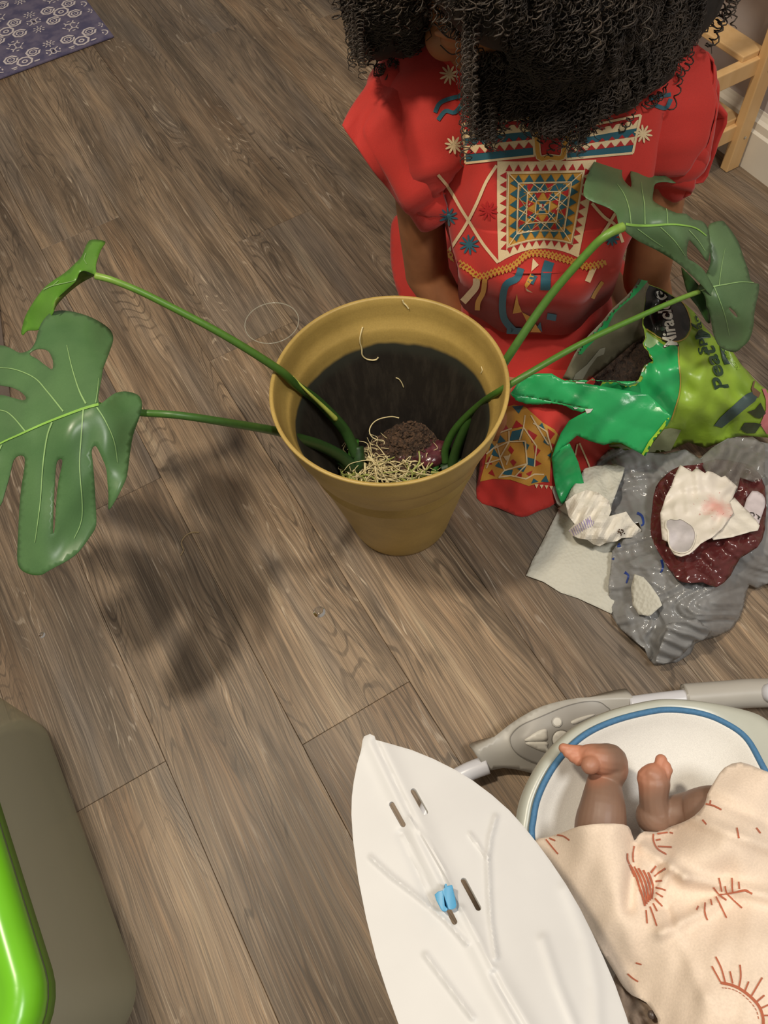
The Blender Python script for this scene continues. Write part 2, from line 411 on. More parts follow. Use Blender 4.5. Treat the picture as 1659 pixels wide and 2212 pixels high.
for px, py in ((1.313, .945), (.98, .945), (1.313, 1.50), (.98, 1.50)):
    p_ = bar('post', (px, py, .001), (px, py, .72), .034, .02, (0, 1, 0))
    if (px, py) == (1.313, .945):
        for z in (.075, .215):
            v, f = lathe_geo([(0, .0012), (.0025, .001), (.0035, 0)], 12); vv = [(px+.003+x, py-.0105-zz, z+y) for x, y, zz in v]; mk('screw', vv, f, M_STEEL, p_)
for z in (.085, .222, .46, .69):
    bar('rail', (.985, .957, z), (1.308, .957, z), .018, .034)
    bar('rail', (.985, 1.488, z), (1.308, 1.488, z), .018, .034)
    for k in range(3 if z < .2 else 2):
        x = 1.285-k*.115 if z < .2 else (1.285, 1.0)[k]
        bar('slat', (x, .957, z+.022), (x, 1.49, z+.022), .052, .012)
# ------------------------------------------------------------------ rug
def rugmat():
    a = N('indigo_rug_cloth'); g = a.geo(); n = a.noise(a.vm('MULTIPLY', g, (30, 30, 1)), 1, 3)
    f = a.noise(g, 900, 2); c = a.mix(a.sstep(n, .35, .65), lin(92, 88, 122), lin(122, 114, 140)); c = a.mix(.35, c, f, 'MULTIPLY')
    a.p(Base_Color=c, Roughness=.85); a.bump(f, .4, .001); return a.m
rug = MB().box(-.55, 2.228, .001, .396, 2.95, .007).build('rug', rugmat()); bevel(rug, .002)
tag(rug, 'indigo rug with pale flower print on the plank floor', 'rug')
M_RUGW = plain('rug_pale_print', lin(214, 204, 204), .9, .12, 400); M_RUGP = plain('rug_plum_print', lin(74, 62, 100), .9, .1, 300)
rp = []
def ringp(cx, cy, r0, r1, n=18, a0=0, a1=6.2832):
    m = n+1; an = np.linspace(a0, a1, m); o = [(cx+r1*math.cos(t), cy+r1*math.sin(t)) for t in an]; i = [(cx+r0*math.cos(t), cy+r0*math.sin(t)) for t in an]
    return [[o[k], o[k+1], i[k+1], i[k]] for k in range(n)]
def disc(cx, cy, r, n=8, rx=None, rot=0.0):
    rx = rx or r; c, s = math.cos(rot), math.sin(rot)
    return [[(cx+rx*math.cos(t)*c-r*math.sin(t)*s, cy+rx*math.cos(t)*s+r*math.sin(t)*c) for t in np.arange(n)*2*math.pi/n]]
def motif(x, y, sc=1.0):
    L = ringp(x, y, .0128*sc, .0175*sc, 8)+ringp(x, y, .0035*sc, .0065*sc, 8)
    for ax, ay in ((-.022, .022), (.024, .022), (-.024, -.022), (.022, -.024)):
        L += ringp(x+ax*sc, y+ay*sc, .0115*sc, .0160*sc, 7, .3)+ringp(x+ax*sc, y+ay*sc, .0062*sc, .009*sc, 6)+disc(x+ax*sc, y+ay*sc, .002, 5)
    for k in range(4):
        t = k*math.pi/2; cx, cy = x+.046*math.cos(t)*sc, y+.046*math.sin(t)*sc
        L += ringp(cx, cy, .0085*sc, .0112*sc, 7, t-1.5, t+1.5)
        for j in (-1, 0, 1): L += disc(cx+.018*math.cos(t+j*.7), cy+.018*math.sin(t+j*.7), .0022, 6, .0055, t+j*.7)
        L += disc(cx, cy, .0022, 6, .005, t+1.57)
    return L
def star(x, y):
    L = ringp(x, y, .004, .0068, 8)
    for k in range(8): t = k*math.pi/4; L += disc(x+.013*math.cos(t), y+.013*math.sin(t), .002, 6, .0045, t)
    return L
for i in range(-5, 2):
    for j in range(0, 4):
        x, y = .162+i*.155, 2.256+j*.168
        if y < 2.93: rp += motif(x, y, 1.3)
        rp += star(x+.0775, y+.04)+star(x+.0775, y-.045+.168)+disc(x+.02, y+.084, .002, 6, .006, .8)+disc(x-.02, y+.084, .002, 6, .006, 2.3)
mb = MB()
for q in rp:
    if all(-.545 < p[0] < .392 and 2.232 < p[1] < 2.945 for p in q): mb.add([(x, y, .0076) for x, y in q], [tuple(range(len(q)))])
mb.build('flower_print', M_RUGW, rug)['kind'] = 'stuff'
# ------------------------------------------------------------------ flower pot
PC = (.2925, .5935)
def potmat():
    a = N('mustard_resin'); g = a.geo(); sx = a.n('ShaderNodeSeparateXYZ', None, Vector=g); n = a.noise(g, 9, 4, .6); f = a.noise(g, 420, 2)
    c = a.mix(a.sstep(n, .3, .7), lin(168, 140, 74), lin(192, 162, 90)); c = a.mix(.25, c, f, 'MULTIPLY')
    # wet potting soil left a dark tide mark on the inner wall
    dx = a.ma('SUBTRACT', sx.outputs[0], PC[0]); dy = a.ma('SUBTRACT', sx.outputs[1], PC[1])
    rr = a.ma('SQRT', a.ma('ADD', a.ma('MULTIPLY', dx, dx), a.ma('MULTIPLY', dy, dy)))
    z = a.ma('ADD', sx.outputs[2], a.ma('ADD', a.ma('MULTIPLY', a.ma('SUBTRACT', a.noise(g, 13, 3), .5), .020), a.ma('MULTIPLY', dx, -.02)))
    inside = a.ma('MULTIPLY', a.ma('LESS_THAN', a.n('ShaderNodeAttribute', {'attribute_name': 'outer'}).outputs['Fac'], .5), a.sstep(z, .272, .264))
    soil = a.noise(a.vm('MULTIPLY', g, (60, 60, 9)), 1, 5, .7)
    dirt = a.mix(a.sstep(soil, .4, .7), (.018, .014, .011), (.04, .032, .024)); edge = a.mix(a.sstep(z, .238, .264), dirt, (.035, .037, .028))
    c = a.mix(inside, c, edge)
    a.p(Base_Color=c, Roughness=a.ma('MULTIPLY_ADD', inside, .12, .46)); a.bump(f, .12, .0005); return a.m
M_POT = potmat()
pot = empty('flower_pot', (*PC, 0), 'large mustard-yellow round plastic pot with ridged bands, standing on the floor', 'pot')
outer = [(.0, .0), (.074, .0), (.081, .003), (.0835, .012), (.090, .045), (.099, .085), (.1085, .130), (.1165, .165), (.1215, .186)]
for k in range(6): outer += [(.1222+k*.0011, .188+k*.005), (.1238+k*.0011, .1895+k*.005), (.1232+k*.0011, .192+k*.005)]
outer += [(.132, .224), (.138, .244), (.143, .262), (.1442, .267), (.1455, .269), (.148, .2745), (.1515, .292), (.1545, .309), (.1572, .318), (.1578, .3212), (.1568, .3222)]
inner = [(.1535, .3222), (.1522, .3206), (.1505, .310), (.148, .296), (.1455, .286), (.140, .279), (.1375, .274), (.136, .262), (.131, .238), (.121, .190), (.108, .130), (.097, .085), (.088, .045), (.080, .018), (.0, .015)]
outer = [(r*.985, z*1.052) for r, z in outer]; inner = [(r*.985, z*1.052) for r, z in inner]
v, f = lathe_geo(outer+inner, 96, PC); po = mk('body', v, f, M_POT, pot)
at = po.data.attributes.new('outer', 'FLOAT', 'POINT'); at.data.foreach_set('value', np.repeat([1.0]*(len(outer)+2)+[0.0]*(len(inner)-2), 96).astype(np.float32))
# ------------------------------------------------------------------ soil left in the pot
def soilmat(name, c0, c1, rough=.9):
    a = N(name); g = a.geo(); n = a.noise(g, 160, 5, .7); vo = a.n('ShaderNodeTexVoronoi', None, Vector=g, Scale=260.0)
    c = a.mix(a.sstep(n, .35, .7), c0, c1); a.p(Base_Color=c, Roughness=rough); a.bump(a.ma('ADD', n, vo.outputs[0]), .8, .003); return a.m
M_SOIL = soilmat('potting_soil', (.030, .017, .010), (.125, .066, .034))
v = []; nr, na = 26, 72; rs = np.random.RandomState(3)
for i in range(nr+1):
    for j in range(na):
        t = 2*math.pi*j/na; r = .0915*i/nr; x, y = PC[0]+r*math.cos(t), PC[1]+r*math.sin(t)
        z = .082+.066*math.exp(-(((x-.343)/.058)**2+((y-.640)/.046)**2))+.003*rs.randn()*(i > 0)
        v.append((x, y, z))
f = [(i*na+j, i*na+(j+1) % na, (i+1)*na+(j+1) % na, (i+1)*na+j) for i in range(nr) for j in range(na)]
so = mk('potting_soil', v, f, M_SOIL); tag(so, 'mound of crumbly brown potting soil inside the yellow pot', 'soil', kind='stuff')
crumb = MB()
for k in range(260):
    a0 = rs.rand()*6.28; r = .05*math.sqrt(rs.rand()); x, y = .345+r*math.cos(a0)*1.1, .640+r*math.sin(a0)*.8
    if math.hypot(x-PC[0], y-PC[1]) > .088: continue
    z = .082+.066*math.exp(-(((x-.343)/.058)**2+((y-.640)/.046)**2)); s = .0012+.0022*rs.rand()
    bv, bf = ball((x, y, z+s*.5), (s, s*.8, s*.7), 4); crumb.add(bv, bf)
tag(crumb.build('soil_crumbs', M_SOIL, so, True), kind='stuff')
# ------------------------------------------------------------------ monstera cuttings
def leafmat(name, c0, c1, rough=.34):
    a = N(name); g = a.geo(); n = a.noise(g, 14, 4); f = a.noise(g, 500, 2); c = a.mix(a.sstep(n, .3, .7), c0, c1); c = a.mix(.15, c, f, 'MULTIPLY')
    a.p(Base_Color=c, Roughness=rough); a.b.inputs['Specular IOR Level'].default_value = .5
    tr = a.n('ShaderNodeBsdfTranslucent', None, Color=a.mix(.5, c, (.12, .30, .02))); mx = a.n('ShaderNodeMixShader', None, i0=.13, i1=a.b.outputs[0], i2=tr.outputs[0]); a.t.links.new(mx.outputs[0], a.out.inputs[0])
    a.bump(n, .25, .003); return a.m
M_LEAF = leafmat('monstera_leaf', (.072, .165, .058), (.100, .205, .076)); M_YLEAF = leafmat('young_monstera_leaf', (.085, .24, .018), (.12, .30, .03))
M_RLEAF = leafmat('greyish_monstera_leaf', (.085, .160, .068), (.118, .205, .090), .4)
M_VEIN = plain('leaf_vein', lin(132, 166, 106), .45, .1, 60); M_VEIN2 = plain('bright_midrib', lin(126, 172, 74), .42, .1, 60)
def stemmat():
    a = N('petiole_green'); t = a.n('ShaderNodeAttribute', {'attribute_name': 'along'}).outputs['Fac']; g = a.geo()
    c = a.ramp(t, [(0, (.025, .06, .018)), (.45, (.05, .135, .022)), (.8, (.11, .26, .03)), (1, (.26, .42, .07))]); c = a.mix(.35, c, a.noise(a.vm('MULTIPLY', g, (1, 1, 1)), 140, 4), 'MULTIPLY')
    a.p(Base_Color=c, Roughness=.4); return a.m
M_STEM = stemmat(); M_NODE = plain('stem_node', lin(34, 62, 26), .5, .35, 120); M_ROOT = plain('pale_root', lin(214, 198, 150), .55, .12, 150); M_ROOTG = plain('green_root', lin(150, 156, 82), .5, .2, 90)
def petiole(pts, rad, parent, lo=0.0, hi=1.0):
    q = spline(np.concatenate([P([p[0] for p in pts], [p[1] for p in pts], [p[2] for p in pts]), np.asarray(rad)[:, None]], 1), 8)
    v, f = tube_geo(q[:, :3], q[:, 3], 12); o = mk('petiole', v, f, M_STEM, parent)
    a = o.data.attributes.new('along', 'FLOAT', 'POINT'); a.data.foreach_set('value', np.repeat(np.linspace(lo, hi, len(q)), 12).astype(np.float32)); return o
def c7(L): return [(x*.4219, 480+y*.4219) for x, y in L]      # sketch units of the left leaves
def veins(leaf, bvh, L, mat=None):
    for p, w, tp in L: drape('vein', [stroke(p, w*.75, 8, tp)], bvh, mat or M_VEIN, leaf, .0009, 5)
# --- left cutting
cl = empty('monstera_cutting', P(770, 1000, .12), 'left monstera cutting in the pot, one broad split leaf and one folded bright leaf', 'plant', 'monstera cuttings in the yellow pot')
zB = tps([(215, 875, .475), (100, 925, .468), (-60, 985, .44), (130, 700, .455), (240, 720, .43), (60, 760, .455), (-40, 760, .43), (-90, 880, .42), (70, 1220, .395), (190, 1180, .40), (240, 1090, .415), (295, 860, .45), (150, 1000, .455), (40, 1080, .43), (300, 900, .445), (-60, 1090, .41)])
oB = c7([(513,930),(503,900),(508,860),(520,800),(528,750),(545,705),(562,660),(580,600),(568,555),(520,515),(450,480),(370,457),(300,452),(250,470),(210,520),(192,570),(180,615),(150,655),(100,668),(55,645),(0,630),(-110,640),(-190,700),(-240,760),(-200,800),(-120,815),(0,835),(60,846),(108,870),(133,900),(115,911),(60,897),(0,884),(-130,890),(-260,930),(-330,1010),(-300,1070),(-210,1080),(-160,1100),(-230,1150),(-300,1260),(-260,1370),(-160,1450),(-70,1520),(0,1450),(22,1390),(48,1300),(68,1220),(98,1195),(125,1205),(124,1260),(110,1350),(100,1450),(92,1600),(88,1730),(108,1780),(160,1805),(210,1806),(246,1786),(290,1762),(340,1735),(400,1690),(465,1605),(492,1550),(490,1450),(484,1330),(475,1230),(469,1180),(476,1152),(490,1147),(503,1165),(522,1205),(543,1260),(550,1330),(555,1400),(556,1472),(590,1425),(625,1360),(650,1300),(665,1190),(682,1090),(712,1005),(728,945),(720,900),(692,877),(640,866),(590,875),(550,902)])
hB = [c7([(150,675),(178,652),(215,648),(248,662),(270,705),(268,752),(240,738),(190,700)]), c7([(287,1245),(300,1216),(318,1217),(316,1250),(298,1330),(287,1440),(281,1560),(273,1590),(273,1470),(280,1340)])]
lB = sheet('leaf', oB, zB, M_LEAF, cl, 9, hB, 3, .0009, lambda u, v: .0035*waves(u, v, 150, 4)); tag(lB, 'broad dark green leaf split into fingers')
b = bvh_of(lB)
veins(lB, b, [(c7(p), w, t) for p, w, t in [([(516,930),(450,948),(380,972),(230,1030),(100,1088),(0,1135),(-150,1225),(-250,1290)], 8, .4)]], M_VEIN2)
veins(lB, b, [(c7(p), w, t) for p, w, t in [([(440,930),(405,860),(368,745),(342,630)], 5, .3), ([(325,970),(245,870),(180,800),(85,757),(0,745),(-110,740)], 4, .3), ([(130,1070),(60,990),(0,963),(-140,960)], 4, .3), ([(268,1025),(242,1100),(220,1250),(205,1450),(180,1640)], 5, .3), ([(427,960),(415,1100),(408,1250),(420,1500),(380,1620)], 4.5, .3), ([(495,948),(540,1020),(582,1120),(600,1230)], 4, .3), ([(10,1140),(-20,1210),(-60,1330)], 4, .3), ([(490,925),(500,860),(505,800)], 2.5, .4)]])
zA = tps([(208, 596, .50), (225, 520, .47), (190, 530, .475), (120, 600, .475), (60, 660, .44), (50, 720, .42), (110, 700, .445), (150, 630, .475), (185, 580, .49), (120, 650, .465)])
oA = c7([(540,102),(520,92),(490,88),(460,92),(445,110),(432,140),(415,178),(380,215),(330,260),(270,300),(220,342),(170,410),(130,480),(113,540),(108,565),(116,578),(140,555),(190,552),(225,520),(262,480),(283,430),(290,392),(340,345),(385,302),(403,262),(420,249),(440,250),(470,262),(490,268),(490,220),(503,175),(520,135)])
lA = sheet('leaf', oA, zA, M_YLEAF, cl, 8, (), 3, .0008, lambda u, v: .003*waves(u, v, 90, 9)); tag(lA, 'bright green folded young leaf')
veins(lA, bvh_of(lA), [(c7(p), w, .5) for p, w in [([(225,345),(270,325),(330,312),(385,300)], 3), ([(300,300),(270,325)], 2), ([(440,160),(432,190),(445,215)], 2)]])
zA2 = tps([(208, 594, .498), (172, 585, .488), (120, 668, .462), (150, 625, .47), (180, 605, .47), (140, 650, .455), (118, 640, .475), (165, 600, .478)])
fA = sheet('leaf_fold', c7([(404,262),(420,249),(440,250),(470,262),(492,269),(455,290),(415,312),(365,350),(320,392),(292,425),(278,447),(278,430),(286,400),(340,348),(385,305)]), lambda u, v: zA2(u, v)-.012*np.clip((u-115)/60, 0, 1), plain('leaf_underside', (.10, .17, .02), .5, .1), lA, 7, (), 2, .0008)
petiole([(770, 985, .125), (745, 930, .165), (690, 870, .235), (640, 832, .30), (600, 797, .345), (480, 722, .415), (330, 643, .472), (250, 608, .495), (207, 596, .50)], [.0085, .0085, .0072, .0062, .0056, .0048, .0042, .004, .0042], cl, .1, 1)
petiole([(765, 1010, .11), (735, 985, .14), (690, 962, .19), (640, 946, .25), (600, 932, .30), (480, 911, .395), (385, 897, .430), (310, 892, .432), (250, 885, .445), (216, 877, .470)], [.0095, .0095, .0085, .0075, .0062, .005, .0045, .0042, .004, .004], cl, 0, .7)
sh = spline(P([632, 660, 700, 725], [812, 842, 880, 905], [.318, .29, .24, .205]), 6); tube('sheath', sh, np.linspace(.0006, .0042, len(sh)), plain('pale_sheath', lin(196, 206, 96), .5), cl, 8)
q = P([772, 775, 762, 745, 735], [965, 1000, 1010, 1000, 990], [.135, .118, .108, .118, .13]); tube('stem', spline(q, 5), .0095, M_NODE, cl, 10)
tube('cut_end', spline(P([765, 762, 758], [950, 990, 1035], [.14, .115, .09]), 5), .0078, plain('cut_stem', lin(60, 118, 38), .45), cl, 10)
# --- right cutting
cr = empty('monstera_cutting', P(975, 1000, .1), 'right monstera cutting in the pot, two grey-green leaves over the soil bag', 'plant', 'monstera cuttings in the yellow pot')
def z5(L): return [(1240+x*.25256, 310+y*.25256) for x, y in L]
zC = tps([(1346, 490, .475), (1270, 400, .49), (1310, 335, .46), (1440, 380, .43), (1430, 470, .462), (1515, 490, .43), (1480, 530, .43), (1450, 560, .41), (1520, 620, .365), (1550, 700, .335), (1400, 530, .435), (1350, 430, .472), (1600, 560, .36)])
oC = z5([(360,600),(300,550),(200,510),(130,480),(85,440),(88,360),(110,290),(150,200),(200,110),(250,75),(320,70),(390,95),(450,135),(520,168),(465,180),(425,205),(410,240),(415,290),(440,330),(485,372),(492,330),(482,260),(495,215),(540,170),(600,185),(680,225),(780,275),(870,335),(790,325),(720,330),(688,355),(680,400),(672,470),(690,500),(760,540),(880,595),(960,600),(1020,650),(1090,660),(1140,710),(1160,790),(1165,900),(1150,990),(1130,1000),(1075,920),(1010,845),(985,828),(970,880),(965,930),(975,985),(1020,1010),(1090,1060),(1140,1130),(1190,1220),(1240,1320),(1270,1370),(1200,1330),(1110,1230),(1020,1140),(920,1050),(820,980),(700,910),(560,840),(460,770),(420,720),(378,680)])
lC = sheet('leaf', oC, zC, M_RLEAF, cr, 7, (), 2, .0009, lambda u, v: .003*waves(u, v, 110, 14)); tag(lC, 'long grey-green split leaf in front of the red dress')
bC = bvh_of(lC)
veins(lC, bC, [(z5(p), w, t) for p, w, t in [([(440,690),(520,700),(640,702),(800,692),(930,700),(1040,725),(1130,790)], 7.5, .4)]], M_VEIN2)
veins(lC, bC, [(z5(p), w, t) for p, w, t in [([(485,690),(470,560),(430,440),(370,350)], 3, .3), ([(605,690),(600,520),(580,400),(575,330)], 3, .3), ([(800,690),(795,600),(785,550)], 2.5, .4), ([(540,730),(640,800),(760,880)], 2.5, .4), ([(740,715),(860,830),(950,960)], 2.5, .4), ([(980,740),(1060,830),(1120,920)], 2.5, .4)]])
zD = tps([(1508, 632, .345), (1540, 485, .385), (1565, 480, .38), (1600, 560, .36), (1638, 612, .33), (1530, 590, .362), (1545, 640, .352), (1625, 700, .30), (1560, 760, .26), (1620, 745, .27), (1535, 690, .318), (1590, 640, .345)])
oD = z5([(1150,705),(1190,675),(1270,660),(1300,690),(1350,750),(1410,850),(1450,970),(1490,1080),(1510,1165),(1550,1195),(1585,1205),(1575,1300),(1555,1380),(1540,1480),(1535,1560),(1500,1680),(1440,1740),(1380,1785),(1300,1770),(1230,1720),(1190,1620),(1170,1500),(1150,1420),(1130,1390),(1125,1330),(1090,1260),(1045,1270),(1060,1220),(1100,1180),(1125,1120),(1150,1070),(1170,1000),(1160,900),(1152,800)])
hD = [z5([(1322,1405),(1345,1412),(1385,1450),(1400,1492),(1370,1470),(1338,1432)])]
lD = sheet('leaf', oD, zD, M_RLEAF, cr, 7, hD, 2, .0009, lambda u, v: .003*waves(u, v, 100, 24)); tag(lD, 'drooping grey-green leaf over the printed bag')
bD = bvh_of(lD)
veins(lD, bD, [(z5(p), w, t) for p, w, t in [([(1060,1270),(1180,1228),(1300,1205),(1420,1185),(1540,1190)], 4, .4), ([(1120,1100),(1150,1050),(1168,990),(1162,930)], 4, .4), ([(1090,1270),(1115,1320),(1130,1390)], 6, .5), ([(1240,1215),(1260,1060),(1290,900)], 2, .4), ([(1200,1230),(1260,1380),(1300,1500),(1330,1640)], 2, .4)]])
zD2 = tps([(1470, 580, .325), (1505, 660, .315), (1530, 710, .29), (1545, 700, .29), (1480, 640, .32), (1510, 600, .335)])
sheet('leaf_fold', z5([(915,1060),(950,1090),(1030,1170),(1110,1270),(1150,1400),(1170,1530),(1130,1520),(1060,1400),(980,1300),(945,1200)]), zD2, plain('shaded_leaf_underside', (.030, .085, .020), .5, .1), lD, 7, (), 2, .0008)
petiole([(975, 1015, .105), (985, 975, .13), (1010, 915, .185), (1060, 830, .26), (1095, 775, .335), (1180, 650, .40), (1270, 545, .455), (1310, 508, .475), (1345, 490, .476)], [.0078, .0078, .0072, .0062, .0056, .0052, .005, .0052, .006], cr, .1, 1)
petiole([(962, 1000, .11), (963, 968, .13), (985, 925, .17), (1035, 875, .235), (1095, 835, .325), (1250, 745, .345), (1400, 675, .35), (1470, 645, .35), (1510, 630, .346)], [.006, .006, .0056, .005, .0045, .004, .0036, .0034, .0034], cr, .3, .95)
tube('stem', spline(P([955, 975, 1000], [1015, 1008, 1000], [.10, .104, .11]), 6), .0105, M_NODE, cr, 10)
tube('cut_end', spline(P([945, 940, 935], [985, 1010, 1040], [.115, .105, .09]), 5), .006, plain('cut_stem_end', lin(52, 104, 36), .45), cr, 10)
# roots: thin individual strands, tangled on the wet soil
def roots(parent, c0, n, spread, mat, seed, rad=(.0007, .0012)):
    r = np.random.RandomState(seed); mb = MB()
    for k in range(n):
        u, v = c0[0]+spread[0]*r.randn()*.5, c0[1]+spread[1]*r.randn()*.5; a = r.rand()*6.28; L = 8+r.rand()*16; pts = []
        z = .098+.02*r.rand()
        for j in range(6):
            pts.append((u, v, z)); a += r.randn()*.75; u += L*math.cos(a); v += L*math.sin(a)*.7; z = min(.128, max(.088, z+.006*r.randn()))
        q = P(*np.array(pts).T); dd = np.hypot(q[:, 0]-PC[0], q[:, 1]-PC[1])
        m = dd > .088+(q[:, 2]-.085)*.35
        if m.any(): q[m, :2] = np.array(PC)+(q[m, :2]-np.array(PC))*((.086+(q[m, 2]-.085)*.3)/dd[m])[:, None]
        q = spline(q, 4); gv, gf = tube_geo(q, np.linspace(rad[1], rad[0]*.6, len(q)), 5); mb.add(gv, gf)
    o = mb.build('roots', mat, parent, True); o['kind'] = 'stuff'; return o
roots(cl, (825, 1005), 140, (72, 44), M_ROOT, 5); roots(cl, (755, 1030), 14, (40, 20), M_ROOTG, 6, (.0012, .002))
roots(cr, (905, 1012), 55, (55, 40), M_ROOT, 8); roots(cr, (890, 1020), 10, (60, 30), M_ROOTG, 9, (.0014, .0024))
for pts, w in [([(795,985,.125),(808,1000,.118),(812,1030,.11),(806,1060,.1)], .0026), ([(788,1000,.12),(790,1030,.11),(800,1052,.1)], .0018)]:
    q = spline(P(*np.array(pts).T), 6); tube('thick_root', q, np.linspace(w, w*.5, len(q)), M_ROOT, cl, 8)
for pts, w in [([(905,975,.125),(905,1000,.118),(880,1025,.11),(845,1045,.10)], .0022), ([(935,1000,.12),(905,1028,.108),(860,1046,.1)], .0022)]:
    q = spline(P(*np.array(pts).T), 6); tube('thick_root', q, np.linspace(w*.6, w, len(q)), M_ROOTG, cr, 8)
q = spline(P([862, 845, 820, 805, 798, 803, 815, 835], [903, 900, 905, 915, 930, 943, 950, 955], [.155, .152, .146, .14, .135, .13, .125, .12]), 6); tube('loose_root', q, .0009, M_ROOT, cl, 6)
# wet reddish clump of old root ball
q = [ball(P(900+dx, 968+dy, .112), (.022, .016, .012), 8) for dx, dy in ((-35, -5), (-10, -12), (20, -8), (45, 5), (5, 12), (-25, 15), (35, 22))]
tag(remesh('wet_root_clump', q, .003, plain('wet_plum_clump', lin(84, 40, 46), .18, .45, 90, .6, 150), None, 3), 'shiny wet plum-coloured clump among the roots in the pot', 'root clump')
# ------------------------------------------------------------------ loose root bits, droplets, glass
def bit(label, pts, r, mat=M_ROOT, name='root_strand'):
    q = spline(P(*np.array(pts).T), 6); o = tube(name, q, np.linspace(r, r*.6, len(q)), mat); return tag(o, label, 'root')
bit('curled pale root strand lying on the floor left of the pot', [(430,1150,.0016),(415,1150,.0018),(400,1158,.0018),(392,1172,.0018),(396,1188,.0017),(390,1200,.0015)], .0012, plain('dry_root', lin(150, 128, 92), .6))
zi = lambda v: .28+(900-v)*0
def inwall(u, v):
    """point on the inner wall of the pot seen at (u, v)"""
    e = Vector(EYE); d = (Vector(P(u, v, 0.0))-e).normalized(); h = POTB.ray_cast(e, d)
    if h[0] is None: return None
    n = h[1] if h[1].dot(d) < 0 else -h[1]; return h[0]+n*.0011
POTB = bvh_of(po)
def wallbit(label, pts, r):
    q = [inwall(*p) for p in pts]; q = np.array([p for p in q if p is not None]); tag(tube('root_strand', spline(q, 5), r, M_ROOT), label, 'root')
wallbit('long pale root strand stuck to the inner back wall of the pot', [(783,706),(778,724),(777,738),(781,752),(782,766),(790,774),(802,777),(812,776),(817,771)], .0011)
wallbit('short pale root strand on the dark inner wall of the pot', [(855,815),(862,818),(868,826),(872,836)], .0008)
wallbit('tiny dry root bit just under the far rim of the pot', [(870,647),(872,653),(878,659),(883,666)], .0011)
wallbit('fine root hair at the right inner wall of the pot', [(1041,792),(1043,800),(1040,806)], .0006)
def clearmat(name, col=(1, 1, 1), rough=.02, ior=1.45):
    a = N(name); a.p(Base_Color=(*col, 1), Roughness=rough, Transmission_Weight=1.0, IOR=ior); return a.m
def thinglass():
    a = N('thin_clear_glass'); t = a.n('ShaderNodeBsdfTransparent', None, Color=(.985, .988, .98, 1)); g = a.n('ShaderNodeBsdfGlossy', None, Roughness=.05); l = a.n('ShaderNodeLayerWeight', None, Blend=.25)
    x = a.n('ShaderNodeMixShader', None, i0=a.ma('MULTIPLY', l.outputs['Facing'], .16), i1=t.outputs[0], i2=g.outputs[0]); a.t.links.new(x.outputs[0], a.out.inputs[0]); return a.m
M_GLASS = thinglass(); M_WATER = clearmat('water', ior=1.33)
for (u, v, r, t) in ((690, 1322, .0095, 'large clear water drop on the plank in front of the pot'), (91, 1372, .005, 'small clear water drop on the plank near the left edge')):
    c = P(u, v, 0); gv, gf = lathe_geo([(r*math.cos(t_), r*.42*math.sin(t_)+.0003) for t_ in np.linspace(0, math.pi/2-.02, 9)], 28, c[:2]); gv.append((c[0], c[1], r*.42+.0003)); k = len(gv)-1
    gf += [(8*28+j, 8*28+(j+1) % 28, k) for j in range(28)]+[tuple(range(28))[::-1]]
    tag(mk('water_drop', gv, gf, M_WATER), t, 'water drop')
gc = P(587, 697, .13)[:2]
go = empty('drinking_glass', (gc[0], gc[1], 0), 'clear empty drinking glass standing on the floor behind the pot', 'glass'); mk('bowl', *lathe_geo([(.0, .001), (.034, .001), (.036, .003), (.0385, .04), (.0425, .09), (.047, .1285), (.0478, .1298), (.0468, .130), (.0455, .128), (.041, .09), (.037, .04), (.0345, .008), (.0, .0065)], 64, gc), M_GLASS, go)
def rimmat():
    a = N('fire_polished_rim'); t = a.n('ShaderNodeBsdfTransparent'); g = a.n('ShaderNodeBsdfPrincipled', None, Roughness=.12); g.inputs['Base Color'].default_value = (.55, .54, .44, 1); x = a.n('ShaderNodeMixShader', None, i0=.32, i1=t.outputs[0], i2=g.outputs[0]); a.t.links.new(x.outputs[0], a.out.inputs[0]); return a.m
mk('rim', *lathe_geo([(.0468+.0009*math.cos(t), .1298+.0009*math.sin(t)) for t in np.arange(8)*math.pi/4], 72, gc, True), rimmat(), go)
# ------------------------------------------------------------------ the child in the red dress
M_SKIN = plain('brown_skin', lin(150, 100, 66), .5, .1, 40, .12, 500, .4, sss=.12)
def clothmat(name, c, var=.1, rough=.8, weave=900):
    a = N(name); g = a.geo(); n = a.noise(g, 10, 3); f = a.noise(g, weave, 2)
    k = a.mix(a.sstep(n, .3, .7), tuple(x*(1-var) for x in c), tuple(min(1, x*(1+var)) for x in c)); k = a.mix(.25, k, f, 'MULTIPLY')
    a.p(Base_Color=k, Roughness=rough, Sheen_Weight=.15); a.bump(f, .25, .0006); return a.m
M_RED = clothmat('red_cotton', (.56, .028, .018)); 
girl = empty('person', P(1180, 650, 0.0), 'person with big dark curly hair in a red embroidered dress, bent over the pot', 'person')
HC = P(1052, -62, .655)                                            # head centre
fw = np.array([-.52, -.62, -.55]); fw /= np.linalg.norm(fw); up = np.array([-.30, -.40, .86]); up -= fw*(up@fw); up /= np.linalg.norm(up); sd = np.cross(fw, up)
AX = np.stack([sd, fw, up], 1)
def hd(x, y, z): return HC+AX@np.array([x, y, z])
g = [ball(HC, (.073, .090, .104), 18, AX), ball(hd(0, .03, -.055), (.055, .058, .055), 14, AX)]
g += [ball(hd(0, .094, -.02), (.010, .012, .016), 8, AX), ball(hd(0, .103, -.030), (.013, .012, .010), 8, AX), ball(hd(-.012, .096, -.033), (.008, .010, .007), 6, AX), ball(hd(.012, .096, -.033), (.008, .010, .007), 6, AX)]
g += [ball(hd(0, .083, -.060), (.021, .014, .007), 8, AX), ball(hd(0, .081, -.071), (.018, .014, .008), 8, AX), ball(hd(0, .072, -.092), (.020, .018, .016), 8, AX)]
